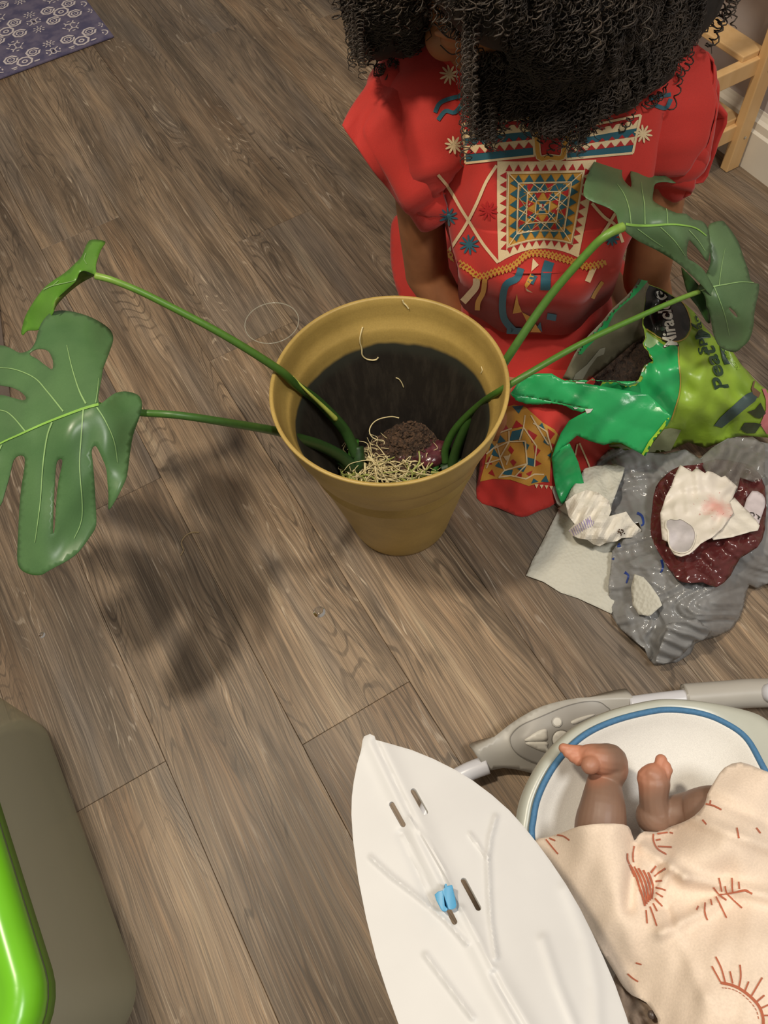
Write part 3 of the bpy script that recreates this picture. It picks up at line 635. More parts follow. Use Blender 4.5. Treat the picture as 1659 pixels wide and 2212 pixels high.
for s in (-1, 1):
    g += [ball(hd(s*.031, .076, .004), (.016, .014, .010), 8, AX), ball(hd(s*.032, .080, .021), (.022, .008, .006), 8, AX), ball(hd(s*.043, .058, -.035), (.026, .026, .026), 8, AX), ball(hd(s*.073, -.002, -.012), (.010, .018, .028), 8, AX)]
SHL, SHR = P(900, 215, .485), P(1452, 205, .475); NB = P(1180, 120, .53)
g += limb([hd(0, -.015, -.07), hd(0, -.03, -.12), NB-np.array([0, 0, .03])], [.042, .040, .048])
g += limb([NB-np.array([0, 0, .03]), P(1180, 330, .40), P(1180, 520, .26), P(1180, 640, .13)], [.075, .098, .092, .105])
g += limb([SHL, NB-np.array([0, 0, .02]), SHR], [.043, .06, .043])
def hand(wr, dirv, nrm, s=1.0):
    d = np.array(dirv, float); d /= np.linalg.norm(d); n = np.array(nrm, float); n -= d*(n@d); n /= np.linalg.norm(n); b = np.cross(d, n); o = []
    o += [ball(np.asarray(wr)+d*.030*s, (.027*s, .034*s, .012*s), 10, np.stack([b, d, n], 1))]
    for k, (off, L) in enumerate(((-.020, .046), (-.007, .053), (.007, .050), (.019, .040))):
        r0 = np.asarray(wr)+d*.054*s+b*off*s; o += limb([r0-d*.012*s, r0+d*L*.35*s-n*.003*s, r0+d*L*.7*s-n*.011*s, r0+d*L*.92*s-n*.022*s], [.0075*s, .0072*s, .0066*s, .0056*s], 8, 3)
    r0 = np.asarray(wr)+d*.016*s-b*.022*s; o += limb([r0, r0+d*.020*s-b*.018*s-n*.004*s, r0+d*.040*s-b*.024*s-n*.012*s], [.0095*s, .0085*s, .0066*s], 8, 3)
    return o
EL, ER = P(922, 590, .205), P(1395, 600, .20)
WLh, WRh = P(1010, 735, .125), P(1425, 690, .11)
g += limb([SHL, P(905, 420, .36), EL+np.array([0, 0, .012]), EL], [.041, .036, .036, .036]); g += limb([EL, EL*.5+WLh*.5, WLh], [.036, .031, .023])
g += limb([SHR, P(1425, 420, .35), ER], [.041, .036, .036]); g += limb([ER, ER*.5+WRh*.5, WRh], [.036, .031, .023])
g += hand(WLh, WLh-EL, (0, 0, 1)); g += hand(WRh, WRh-ER, (0, 0, 1))
# folded legs under the skirt
hipL, hipR = P(1100, 640, .10), P(1270, 640, .10); kL, kR = P(1105, 915, .065), P(1275, 880, .06)
g += limb([hipL, (hipL+kL)/2, kL], [.068, .058, .046]); g += limb([hipR, (hipR+kR)/2, kR], [.068, .058, .046])
g += limb([kL, P(1090, 760, .045), P(1060, 650, .035), P(1030, 610, .03)], [.044, .040, .028, .028]); g += limb([kR, P(1310, 740, .045), P(1330, 640, .035), P(1330, 600, .03)], [.044, .040, .028, .028])
body = remesh('body', g, .0036, M_SKIN, girl, 5)
M_EYE = plain('dark_lash', (.012, .008, .006), .5)
for s in (-1, 1): tube('eyelash', spline([hd(s*.018, .0875, -.0015), hd(s*.031, .091, -.005), hd(s*.045, .083, -.0015)], 6), .0007, M_EYE, girl, 6); tube('eyebrow', spline([hd(s*.014, .090, .026), hd(s*.034, .090, .032), hd(s*.052, .072, .026)], 6), [.0005]*6+[.0009]*6+[.0004], M_EYE, girl, 6)
# --- dress: bodice, sleeves, skirt
def folds(an, t): return .003*np.sin(an*9+t*4)+.0025*np.sin(an*5-t*7+1)
dress = loft('dress', [((985, 40), (1370, 20), .575, .10), ((940, 105), (1440, 90), .545, .16), ((934, 180), (1452, 180), .505, .19), ((938, 270), (1440, 270), .455, .205), ((944, 370), (1420, 370), .40, .21), ((952, 435), (1400, 425), .36, .212), ((965, 505), (1362, 498), .315, .225), ((976, 540), (1345, 535), .292, .235), ((982, 552), (1338, 548), .284, .238), ((994, 542), (1325, 538), .29, .215)], M_RED, girl, 72, 6, 2.4, True, folds)
slip = loft('under_skirt', [((1004, 470), (1300, 470), .33, .15), ((1000, 540), (1305, 545), .27, .165), ((994, 610), (1310, 615), .21, .19), ((985, 670), (1318, 670), .15, .22), ((975, 710), (1325, 705), .11, .25)], M_RED, dress, 60, 6, 2.3, True, folds)
tag(dress, 'red cotton dress bodice with embroidery')
def slv(rings, nm='sleeve', seed=0):
    return loft(nm, rings, M_RED, dress, 44, 6, 2.2, False, lambda an, t: .006*np.sin(an*7+t*6+seed)*t+.002*np.sin(an*11+seed))
s1 = slv([((990, 150), (990, 270), (.49, .45), .05), ((945, 82), (955, 400), (.545, .42), .12), ((905, 80), (948, 430), (.545, .40), .13), ((845, 110), (945, 480), (.535, .345), .135), ((800, 180), (930, 492), (.52, .33), .14), ((764, 235), (905, 478), (.505, .325), .11), ((742, 271), (893, 466), (.495, .325), .085)]); solid(s1, .0012)
s2 = slv([((1385, 150), (1385, 270), (.48, .44), .05), ((1425, 80), (1425, 380), (.54, .42), .12), ((1440, 80), (1424, 395), (.54, .40), .135), ((1468, 90), (1440, 430), (.53, .36), .13), ((1490, 135), (1455, 425), (.51, .36), .12), ((1505, 195), (1458, 415), (.49, .37), .10), ((1513, 258), (1455, 420), (.46, .36), .08)], 'sleeve', 3); solid(s2, .0012)
zK = tps([(848, 500, .03), (843, 560, .012), (858, 640, .008), (905, 690, .012), (1000, 640, .13), (1000, 720, .09), (1150, 600, .20), (1150, 660, .165), (1290, 650, .15), (1180, 740, .135), (1120, 800, .125), (1115, 880, .128), (1120, 940, .11), (1065, 905, .075), (1062, 1000, .035), (1050, 1060, .006), (1127, 1116, .003), (1120, 1030, .05), (1200, 1040, .03), (1202, 1084, .003), (1290, 1004, .003), (1240, 930, .10), (1270, 860, .115), (1250, 780, .135), (1340, 820, .08), (1400, 700, .10), (1430, 760, .012), (1330, 960, .012), (1400, 620, .06), (1340, 560, .12), (1250, 540, .2), (1100, 520, .2), (980, 490, .12), (900, 470, .05), (1020, 800, .05)], 1e-5)
def kn(u, v): 
    m = np.clip((v-660)/60, 0, 1)*np.clip((860-v)/60, 0, 1)*np.clip((u-960)/80, 0, 1)
    r = np.sin((v-.35*(u-1150)+.0007*(u-1150)**2)/11.5+.8*waves(u, v, 160, 3))
    return .0045*m*r+.003*waves(u, v, 70, 12)*np.clip((v-640)/40, 0, 1)
skirt = sheet('skirt', [(852,468),(843,520),(846,580),(862,640),(895,700),(950,770),(1000,830),(1035,900),(1037,1000),(1030,1076),(1078,1098),(1127,1117),(1165,1103),(1203,1085),(1290,1006),(1335,960),(1400,880),(1440,800),(1432,700),(1400,620),(1345,560),(1250,520),(1100,500),(980,470),(900,455)], zK, M_RED, dress, 8, (), 3, .0015, kn)
# --- embroidery: raised stitching laid on the cloth
DB = bvh_of(dress, slip, skirt, s1, s2)
M_CRM = clothmat('cream_thread', lin(232, 205, 160), .08, .7, 700); M_TEAL = clothmat('teal_thread', lin(30, 92, 108), .15, .7, 700); M_GOLD = clothmat('gold_thread', lin(206, 148, 52), .12, .7, 700); M_REDT = clothmat('red_thread', lin(178, 22, 22), .1, .7, 700)
MATS = [M_CRM, M_TEAL, M_GOLD, M_REDT]
def e8(L): return [(920+a*.3255, 100+b*.3255) for a, b in L]
def cpt(s, t):
    """point of the central panel: bowed lower edge, narrowing downward"""
    l = np.array([474+8*t, 762+675*t-0*t]); r = np.array([1130-118*t, 752+650*t]); p = l*(1-s)+r*s
    p[1] += (4*s*(1-s))*(-78*t**1.5+6*(1-t)); p[0] += 10*math.sin(math.pi*t)*(s-.5)
    return 920+p[0]*.3255, 100+p[1]*.3255
def cp(L):
    L = np.asarray(L, float); o = []
    for i in range(len(L)):
        a, b = L[i], L[(i+1) % len(L)]; n = max(1, int(np.linalg.norm(b-a)*10))
        o += [cpt(*(a+(b-a)*k/n)) for k in range(n)]
    return o
def sq(a): return [(a, a), (1-a, a), (1-a, 1-a), (a, 1-a)]
def lineq(a, b, w):
    a = np.array(a); b = np.array(b); d = (b-a)/np.linalg.norm(b-a); n = np.array([-d[1], d[0]])*w/2; return [a+n, b+n, b-n, a-n]
L0, L1, L2, L3 = [(cp(sq(0)), 0)], [], [], []
def side4(f):
    for k in range(4):
        c, s = [(1, 0), (0, 1), (-1, 0), (0, -1)][k]
        yield lambda p: ((p[0]-.5)*c-(p[1]-.5)*s+.5, (p[0]-.5)*s+(p[1]-.5)*c+.5)
for R4 in side4(0):
    for k in range(9):
        x = .085+k*.092; L1.append((cp([R4(q) for q in ((x, .098), (x+.075, .098), (x+.0375, .030))]), 3))
    for k in range(6):
        x = .17+k*.112; L2.append((cp([R4(q) for q in ((x, .215), (x+.1, .215), (x+.05, .135))]), 1))
    for k in range(5):
        x = .235+k*.106
        L2.append((cp([R4(q) for q in ((x+.01, .318), (x+.098, .318), (x+.054, .238))]), 1)); 
        if k < 4: L2.append((cp([R4(q) for q in ((x+.062, .238), (x+.150, .238), (x+.106, .314))]), (3, 1)[k % 2]))
    for k in range(3):
        x = .345+k*.105; L2.append((cp([R4(q) for q in ((x, .42), (x+.095, .42), (x+.0475, .335))]), (1, 2, 1)[k]))
    for k in range(2): x = .39+k*.105; L3.append((cp([R4(q) for q in ((x+.01, .336), (x+.09, .336), (x+.05, .405))]), 3))
    L3.append((cp([R4(q) for q in ((.455, .432), (.545, .432), (.5, .49))]), (1)))
    for a0 in (.222, .325, .425): L3.append((cp(lineq(R4((a0, a0)), R4((1-a0, a0)), .011)), 0))
    L3.append((cp(lineq(R4((.13, .13)), R4((.42, .42)), .011)), 0)); L3.append((cp(lineq(R4((.5, .222)), R4((.325, .5)), .009)), 0)); L3.append((cp(lineq(R4((.222, .36)), R4((.325, .5)), .009)), 0)); L3.append((cp(lineq(R4((.36, .222)), R4((.5, .325)), .009)), 0)); L3.append((cp(lineq(R4((.64, .222)), R4((.5, .325)), .009)), 0))
    L3.append((cp(lineq(R4((.118, .118)), R4((.882, .118)), .012)), 0))
L1.append((cp(sq(.12)), 2)); LF = [(cp(sq(.228)), 0)]; LG = [(cp(sq(.236)), 2)]; L3.append((cp(sq(.462)), 0)); 
def emb(nm, L, off, par=dress): 
    o = drape(nm, L, DB, None, par, off, 7, MATS)
    if o: o['kind'] = 'stuff'
    return o
for nm, L, off in (('panel_ground', L0, .0008), ('panel_border', L1, .0013), ('panel_rim', LF, .0016), ('panel_field', LG, .0019), ('panel_triangles', L2, .0023), ('panel_lines', L3+[(cp([(.5, .455), (.525, .478), (.5, .5), (.475, .478)]), 3), (cp([(.5, .5), (.525, .522), (.5, .545), (.475, .522)]), 3)], .0029)): emb(nm, L, off)
# bars either side of the neckline
def quadmap(q):
    q = np.asarray(q, float)
    return lambda s, t: tuple((q[0]*(1-s)+q[1]*s)*(1-t)+(q[3]*(1-s)+q[2]*s)*t)
for qd in (e8([(238, 515), (705, 478), (722, 725), (264, 775)]), e8([(925, 560), (1425, 455), (1372, 708), (930, 748)])):
    m = quadmap(qd); A = []; B = []
    A += [([m(*p) for p in ((0, .15), (1, .12), (1, .34), (0, .36))], 0), ([m(*p) for p in ((0, .36), (1, .34), (1, .56), (0, .56))], 1), ([m(*p) for p in ((0, .56), (1, .56), (1, .78), (0, .78))], 0), ([m(*p) for p in ((0, .76), (1, .76), (1, .98), (0, .98))], 1)]
    for k in range(7):
        x = .02+k*.14
        B += [([m(*p) for p in ((x, .06), (x+.12, .06), (x+.06, .24))], 3), ([m(*p) for p in ((x+.02, .56), (x+.12, .56), (x+.07, .46))], 3), ([m(*p) for p in ((x, .78), (x+.13, .78), (x+.065, .62))], 3)]
    for a_, b_ in (((0, 0), (1, 0)), ((1, 0), (1, 1)), ((1, 1), (0, 1)), ((0, 1), (0, 0))): B.append((stroke([m(*a_), m((a_[0]+b_[0])/2, (a_[1]+b_[1])/2), m(*b_)], 5, 4), 0))
    emb('chest_band', A, .0008); emb('chest_band_stitch', B, .0014)
nl = e8([(560, 370), (650, 440), (718, 495), (735, 600), (750, 735), (820, 735), (905, 735), (925, 640), (950, 560)])
emb('neckline_trim', [(stroke(nl, 14, 3), 0), ], .0016); emb('neckline_cord', [(stroke(nl, 9, 3), 2)], .0021)
emb('neck_slit', [(e8([(745, 470), (800, 500), (850, 640), (880, 560), (935, 590), (905, 700), (770, 700), (755, 600)]), 3)], .0012)
L = []
for pts in ([(80, 850), (160, 950), (230, 1070), (290, 1165), (380, 1310), (480, 1435)], [(470, 790), (400, 900), (340, 1040), (270, 1180), (200, 1290), (155, 1360)], [(1260, 1100), (1180, 1230), (1100, 1330), (1015, 1400)], [(1100, 1040), (1180, 1130), (1260, 1190), (1305, 1300)]): L.append((stroke(e8(pts), 6.5, 4), 0))
emb('crossed_cord', L, .0012)
def flower(cx, cy, r, mi, n=10, w=4.2):
    o = []
    for k in range(n):
        t = 6.283*k/n+.2; o.append((disc(cx+.58*r*math.cos(t), cy+.58*r*math.sin(t), w*.62, 8, r*.45, t)[0], mi))
    o.append((disc(cx, cy, r*.32, 10)[0], mi)); return o
for nm, q in (('star_flower', [(185, 655, 20, 0)]), ('star_flower', [(1440, 580, 20, 0)]), ('star_flower', [(155, 190, 22, 0)]), ('star_flower', [(150, 1130, 21, 1)]), ('star_flower', [(290, 1315, 22, 1)]), ('star_flower', [(415, 1090, 21, 3)]), ('star_flower', [(1230, 1270, 18, 1)])):
    for a_, b_, r_, mi in q: c_ = e8([(a_, b_)])[0]; emb(nm, flower(c_[0], c_[1], r_, mi), .0014)
emb('scroll', [(stroke(e8(p), 9, 4), 1) for p in ([(60, 440), (90, 380), (150, 350), (230, 330)], [(80, 490), (130, 430), (190, 440), (240, 380)], [(1480, 350), (1560, 330), (1625, 320)], [(1520, 390), (1590, 410), (1625, 350)])], .0012)
# zigzag trim under the bodice and the skirt embroidery
def e9(L): return [(820+a*.3617, 420+b*.3617) for a, b in L]
tr = spline(e9([(405, 345), (455, 395), (530, 440), (600, 490), (690, 462), (790, 430), (880, 358), (960, 350), (1060, 372), (1160, 402), (1240, 430), (1350, 405)]), 5); A = [(stroke(tr, 11, 0), 2)]; B = []
cs = np.r_[0, np.cumsum(np.linalg.norm(np.diff(tr, axis=0), axis=1))]; nz = int(cs[-1]/8.5)
for k in range(nz):
    x = np.interp((k+.5)*8.5, cs, tr[:, 0]); y = np.interp((k+.5)*8.5, cs, tr[:, 1])
    A += [([(x-4, y-4), (x+4, y-4), (x, y-10)], 2), ([(x-4, y+4), (x+4, y+4), (x, y+10)], 2)]
    B += [([(x-2, y-3), (x, y-5.5), (x+2, y-3), (x, y-.5)], 3), ([(x+2, y+3), (x+4.2, y+.5), (x+6.2, y+3), (x+4.2, y+5.5)], 3)]
emb('zigzag_trim', A, .0016); emb('trim_holes', B, .0022)
A = [(stroke(e9([(580, 500), (575, 550), (535, 600), (500, 640)]), 15, 5), 0), (stroke(e9([(630, 500), (620, 580), (590, 640), (585, 690)]), 11, 5), 2), (stroke(e9([(845, 440), (820, 500), (755, 540), (735, 640), (745, 740), (800, 810)]), 15, 5), 1), (stroke(e9([(1015, 400), (995, 470), (990, 570)]), 22, 5), 1), (stroke(e9([(925, 480), (900, 530)]), 14, 0), 1),
     (e9([(915, 380), (950, 420), (905, 460)]), 0), (e9([(905, 460), (925, 500), (875, 560), (865, 540)]), 2), (e9([(870, 555), (915, 585), (880, 575)]), 0), (e9([(820, 590), (830, 650), (850, 700), (795, 710)]), 2), (e9([(850, 700), (905, 730), (880, 760)]), 2), (e9([(900, 820), (965, 822), (930, 770)]), 2), (e9([(960, 760), (972, 820), (940, 790)]), 1), (stroke(e9([(1000, 725), (1055, 735)]), 14, 0), 1), (stroke(e9([(760, 810), (850, 815)]), 14, 0), 1), (stroke(e9([(1280, 430), (1240, 520)]), 12, 0), 0), (stroke(e9([(1330, 520), (1290, 580), (1270, 620)]), 8, 4), 2)]
emb('skirt_embroidery', A, .0014)
# knee panel beside the pot
def e6(L): return [(980+a*.2049, 860+b*.2049) for a, b in L]
KP = e6([(430, 130), (640, 70), (760, 95), (940, 260), (1060, 330), (1110, 400), (1060, 560), (1020, 700), (1010, 880), (930, 885), (790, 925), (600, 860), (420, 850), (280, 880), (330, 700)])
emb('knee_panel', [(KP, 2)], .0010); B = []; C = []
TR = [([(540,260),(595,340),(490,350)],3), ([(665,235),(740,300),(620,320)],3), ([(745,320),(715,430),(590,450),(620,350)],1), ([(495,390),(555,455),(465,475)],1), ([(780,330),(880,390),(825,470)],3), ([(890,300),(930,260),(970,345)],1), ([(990,320),(1065,375),(1015,440)],3), ([(970,400),(1005,500),(945,460)],1), ([(730,455),(800,490),(765,560)],1), ([(840,490),(915,550),(860,625)],3), ([(405,470),(440,515),(375,560)],1), ([(430,530),(490,625),(400,600)],1), ([(600,500),(640,550),(615,590),(578,545)],3), ([(380,610),(410,700),(345,690)],3), ([(760,615),(850,640),(850,720),(770,700)],1), ([(855,640),(930,690),(855,720)],3), ([(630,640),(665,675),(635,715),(600,665)],3), ([(440,715),(480,670),(520,745)],1), ([(670,740),(765,715),(735,780)],1), ([(410,750),(440,825),(365,795)],3), ([(500,800),(540,765),(630,750),(610,815)],1), ([(660,800),(720,790),(720,830),(640,830)],3), ([(760,795),(830,760),(800,830)],3), ([(815,900),(840,845),(890,880)],1), ([(915,880),(970,810),(1000,885)],1), ([(620,90),(740,80),(690,165)],1), ([(985,600),(1030,570),(1020,630)],1), ([(1030,470),(1065,490),(1035,540)],3)]
B = [(e6(p), m) for p, m in TR]; C = [(e6(p), 0) for p in ([(530,610),(600,600),(560,660)],)]
for p in ([(430,530),(590,455),(760,450)], [(590,345),(590,460),(500,620)], [(740,310),(700,440)], [(760,180),(740,310),(870,500),(850,720)], [(820,180),(890,310),(1000,480)], [(460,480),(500,640),(540,760),(480,840)], [(760,450),(770,690),(650,830)], [(340,690),(500,640)], [(540,760),(760,690)], [(410,600),(350,740)], [(620,320),(480,370)], [(840,260),(980,350),(1040,560)], [(480,835),(600,815),(760,850),(850,800),(950,800)], [(600,590),(560,700)], [(350,590),(470,490)]): C.append((stroke(e6(p), 3.0, 0), 0))
for k in range(4): x = 850+k*52; C.append((e6([(x, 905+6*k), (x+40, 905+6*k), (x+20, 945+6*k)]), 0))
C += [(stroke(e6([(1300,480),(1275,600)]), 3.5, 0), 0), (stroke(e6([(1320,470),(1380,600),(1430,730)]), 3.5, 4), 0)]
emb('knee_triangles', B, .0016); emb('knee_lines', C, .0022)
# --- hair: a dense core with hundreds of coiled locks over it
M_HAIRC = plain('hair_core', (.012, .009, .007), .8, .4, 90, .8, 120)
def hairmat():
    a = N('dark_brown_curls'); g = a.geo(); n = a.noise(g, 38, 4, .6); c = a.ramp(n, [(.3, (.016, .011, .008)), (.55, (.042, .030, .021)), (.78, (.085, .062, .044))])
    a.p(Base_Color=c, Roughness=.55); a.b.inputs['Specular IOR Level'].default_value = .4; return a.m
M_HAIR = hairmat()
cores = [(1240,-60,.69,.10),(1120,-120,.725,.095),(1300,-170,.72,.10),(1130,40,.615,.040),(1210,40,.62,.062),(1300,30,.62,.07),(1390,20,.61,.062),(1440,-30,.62,.07),(1060,120,.585,.028),(1110,150,.572,.038),(1190,150,.575,.048),(1280,140,.575,.052),(1370,110,.58,.052),(1440,60,.585,.04),(1050,200,.55,.020),(1110,215,.545,.024),(1190,225,.545,.026),(1270,215,.548,.03),(1340,180,.555,.034),(1410,135,.57,.03),(1470,30,.595,.03),
         (840,-60,.66,.065),(925,-160,.70,.07),(800,30,.61,.03),(850,30,.605,.045),(868,64,.585,.032),(820,80,.59,.026),(925,70,.47,.05),(1040,-160,.74,.08),(985,-165,.72,.06),(1035,50,.605,.014)]
HRc = remesh('hair_core', [ball(P(u, v, z), r, 12) for u, v, z, r in cores], .006, M_HAIRC, girl, 2)
HB = bvh_of(HRc)
FB = [(985,165),(1000,240),(1030,268),(1060,286),(1095,262),(1120,252),(1150,275),(1185,292),(1215,285),(1245,314),(1270,290),(1300,262),(1345,238),(1400,205),(1450,150),(1490,95),(1520,20)]
LBt = [(745,60),(765,105),(800,120),(830,100),(855,75),(880,72),(905,50)]
def coil(path, R, pitch, ph):
    p = spline(path, 8); L = np.r_[0, np.cumsum(np.linalg.norm(np.diff(p, axis=0), axis=1))]; n = max(12, int(L[-1]/pitch*6.5)); s = np.linspace(0, L[-1], n)
    q = np.stack([np.interp(s, L, p[:, k]) for k in range(3)], -1); t = np.gradient(q, axis=0); t /= np.linalg.norm(t, axis=1)[:, None]+1e-9
    a = np.cross(t, _R); a /= np.linalg.norm(a, axis=1)[:, None]+1e-9; b = np.cross(t, a); th = ph+s/pitch*2*math.pi+1.3*np.sin(s*70+ph*3)+.7*np.sin(s*173+ph)
    rr = R*np.clip(s/.012, .2, 1)*(1+.25*np.sin(s*90+ph)); return q+rr[:, None]*(np.cos(th)[:, None]*a+np.sin(th)[:, None]*b)
rs = np.random.RandomState(12); HV = []; HF = []; nh = 0
def addcoil(path, R, pitch, rad):
    global nh
    q = coil(path, R, pitch, rs.rand()*6.28); ns = 3; r = np.full(len(q), rad); r[-2:] *= .5
    t = np.gradient(q, axis=0); t /= np.linalg.norm(t, axis=1)[:, None]+1e-9; u = np.cross(t, _f); u /= np.linalg.norm(u, axis=1)[:, None]+1e-9; w = np.cross(t, u); an = np.arange(ns)*2*math.pi/ns
    HV.append((q[:, None]+r[:, None, None]*(np.cos(an)[None, :, None]*u[:, None]+np.sin(an)[None, :, None]*w[:, None])).reshape(-1, 3)); n = len(q)
    i = np.arange(n-1)[:, None]*ns; j = np.arange(ns)[None]; k = (j+1) % ns
    HF.append(np.stack([nh+i+j, nh+i+k, nh+i+ns+k, nh+i+ns+j], -1).reshape(-1, 4)); nh += n*ns
def onhair(u, v, lift):
    e = Vector(EYE); d = (Vector(P(u, v, .3))-e).normalized(); h = HB.ray_cast(e, d)
    if h[0] is None: return None
    return np.array(h[0])-np.array(d)*lift
for region, n in ((FB, 1750), (LBt, 520), ([(858, 112), (880, 122), (905, 125), (932, 100)], 170)):
    xs = [p[0] for p in region]; ys = [p[1] for p in region]
    for k in range(n):
        u = rs.uniform(xs[0]+4, xs[-1]-4); vb = np.interp(u, xs, ys); L = rs.uniform(60, 190)
        ve = vb-abs(rs.randn())*70 if k % 3 else vb-rs.rand()*10
        if k % 4 == 0: ve = rs.uniform(-60, vb)
        v0 = ve-L; path = []; last = None; lift = rs.uniform(.002, .011); du = rs.randn()*10
        for j in range(5):
            v = v0+(ve-v0)*j/4; uu = u+du*(j/4-.5)+9*math.sin(1.7*j+k)+rs.randn()*5; q = onhair(uu, v, lift+rs.rand()*.004)
            if q is None: q = last+(P(uu, v, .5)-P(uu, v-L/4, .5))*.8+np.array([0, 0, -.012]) if last is not None else None
            if q is not None: path.append(q); last = q
        if len(path) > 2 and max(np.linalg.norm(np.diff(path, axis=0), axis=1)) < .07: addcoil(np.array(path), abs(rs.normal(.0028, .0013))+.0006, rs.uniform(.0055, .0175), rs.uniform(.0005, .00095))
cv = np.array([v.co for v in HRc.data.vertices]); cn = np.array([v.normal for v in HRc.data.vertices])
for i in rs.choice(len(cv), 900, replace=False):                    # the back and top of the head, beyond the picture
    p0 = cv[i]; n_ = cn[i]; px = proj(p0)
    if px[1] > -20 and n_@(EYE-p0) > 0: continue
    g_ = np.array([0, 0, -1.0]); g_ = g_-n_*(g_@n_)+n_*.12; g_ /= np.linalg.norm(g_)+1e-9; L = rs.uniform(.03, .06)
    addcoil(np.array([p0+n_*.004, p0+g_*L*.5+n_*.008, p0+g_*L+n_*.004]), abs(rs.normal(.0034, .0012))+.001, rs.uniform(.008, .016), .0010)
print('curl faces', sum(len(f) for f in HF))
ha = mk('curls', np.concatenate(HV), np.concatenate(HF), M_HAIR, girl); ha['kind'] = 'stuff'
# ------------------------------------------------------------------ bag of peat moss
def film(name, c, rough=.28, var=.08, spec=.5, coat=.0):
    a = N(name); g = a.geo(); n = a.noise(g, 18, 3); k = a.mix(a.sstep(n, .3, .7), tuple(x*(1-var) for x in c), tuple(min(1, x*(1+var)) for x in c))
    a.p(Base_Color=k, Roughness=rough, Coat_Weight=coat); a.b.inputs['Specular IOR Level'].default_value = spec; a.bump(a.noise(g, 55, 4), .22, .004); return a.m
M_LIME = film('lime_film', lin(140, 172, 56), .34); M_DGRN = film('green_film', lin(42, 162, 92), .28); M_BLKF = film('black_film', (.014, .014, .013), .22); M_GREYF = film('grey_film_inside', lin(112, 108, 88), .4, .15)
M_YG = film('yellow_green_film', lin(158, 200, 56), .3); M_INK = film('dark_green_ink', lin(38, 66, 48), .4); M_WHT = film('white_ink', lin(214, 214, 206), .4); M_GLD = film('gold_line', lin(176, 150, 72), .35); M_PINK = film('pink_print', lin(196, 118, 122), .4); M_TOOL = film('slate_print', lin(66, 84, 84), .4); M_TERRA = film('orange_line', lin(176, 150, 70), .4)
def zb(L): return [(1180+x*.28873, 580+y*.28873) for x, y in L]
bag = empty('soil_bag', P(1450, 860, 0), 'torn open green and black bag of sphagnum peat moss slumped beside the red dress', 'bag')
bag['label'] = 'torn open green and black printed bag of peat moss beside the red dress'
zF = tps([(1392, 640, .235), (1440, 650, .225), (1500, 700, .205), (1560, 750, .175), (1640, 830, .13), (1700, 880, .10), (1395, 720, .205), (1410, 780, .19), (1385, 830, .175), (1460, 800, .185), (1540, 830, .165), (1480, 900, .125), (1430, 950, .07), (1470, 960, .05), (1560, 930, .075), (1560, 975, .03), (1700, 960, .03), (1640, 950, .045), (1610, 890, .105), (1240, 850, .13), (1290, 840, .16), (1300, 930, .06), (1380, 975, .03), (1235, 905, .05), (1700, 1000, .012)], 1e-5)
def bagn(u, v): return .006*crumple(u, v, 120, 31, 7)+.003*waves(u, v, 60, 8)
front = zb([(735,120),(765,118),(850,150),(950,205),(1040,265),(1110,330),(1180,430),(1260,520),(1330,560),(1400,630),(1460,720),(1510,770),(1550,820),(1600,870),(1680,930),(1760,1010),(1760,1290),(1650,1265),(1480,1250),(1400,1262),(1190,1345),(1060,1300),(930,1360),(820,1380),(640,1370),(420,1330),(240,1300),(120,1215),(20,1150),(40,1100),(150,1010),(330,1000),(420,850),(520,850),(560,860),(610,870),(650,860),(690,835),(705,800),(715,760),(735,725),(770,705),(800,690),(775,660),(765,620),(735,590),(725,560),(745,520),(735,460),(722,420),(725,330),(740,240)])
fo = sheet('printed_front', front, zF, M_LIME, bag, 8, (), 0, .001, bagn)
FBv = bvh_of(fo)
def ink(nm, polys, mat, off=.0008, sp=5): return drape(nm, polys, FBv, mat, bag, off+.0006, sp)
g1 = zb([(735,470),(760,500),(810,530),(880,570),(985,580),(990,700),(1000,800),(998,900),(975,1010),(940,1110),(900,1180),(700,1100),(420,1000),(300,1000),(330,900),(420,850),(520,850),(560,860),(610,870),(650,860),(690,835),(705,800),(715,760),(735,725),(770,705),(800,690),(775,660),(765,620),(735,590),(725,560),(745,520)])
ink('green_band', [g1], M_DGRN); ink('band_edge', [stroke(zb([(985, 575), (992, 720), (1001, 820), (992, 930), (965, 1040), (935, 1130)]), 2.6)], M_TERRA, .0014)
ink('white_flash', [zb([(735, 465), (790, 510), (850, 545), (800, 585), (770, 600), (735, 580), (728, 555), (748, 520)])], film('pale_green_fade', lin(150, 186, 132), .35), .0011)
lab = zb([(742,235),(738,160),(765,122),(850,150),(940,205),(1020,262),(1052,320),(1072,390),(1068,460),(1035,515),(985,545),(930,548),(850,510),(780,465),(738,445),(722,420),(725,330)])
ink('black_label', [lab], M_BLKF, .0012); ink('label_line', [stroke(zb([(745, 455), (800, 490), (870, 525), (940, 548), (1000, 545), (1050, 510), (1078, 450), (1070, 370), (1040, 290), (1010, 250)]), 2.4)], M_GLD, .0018)
def textpoly(txt, org, xd, yd, bold=.0, shear=0.0):
    """lettering from the built-in font as triangles in sketch pixels: xd, yd = reading and up directions for one em"""
    c = bpy.data.curves.new('t', 'FONT'); c.body = txt; c.offset = bold; c.shear = shear; c.resolution_u = 3; o = bpy.data.objects.new('t', c); COL.objects.link(o)
    m = o.evaluated_get(bpy.context.evaluated_depsgraph_get()).to_mesh(); V = np.array([v.co[:2] for v in m.vertices]); T = [list(p.vertices) for p in m.polygons]
    o.evaluated_get(bpy.context.evaluated_depsgraph_get()).to_mesh_clear(); bpy.data.objects.remove(o); bpy.data.curves.remove(c)
    q = np.asarray(org)+V[:, :1]*np.asarray(xd)+V[:, 1:2]*np.asarray(yd); return [q[t] for t in T]
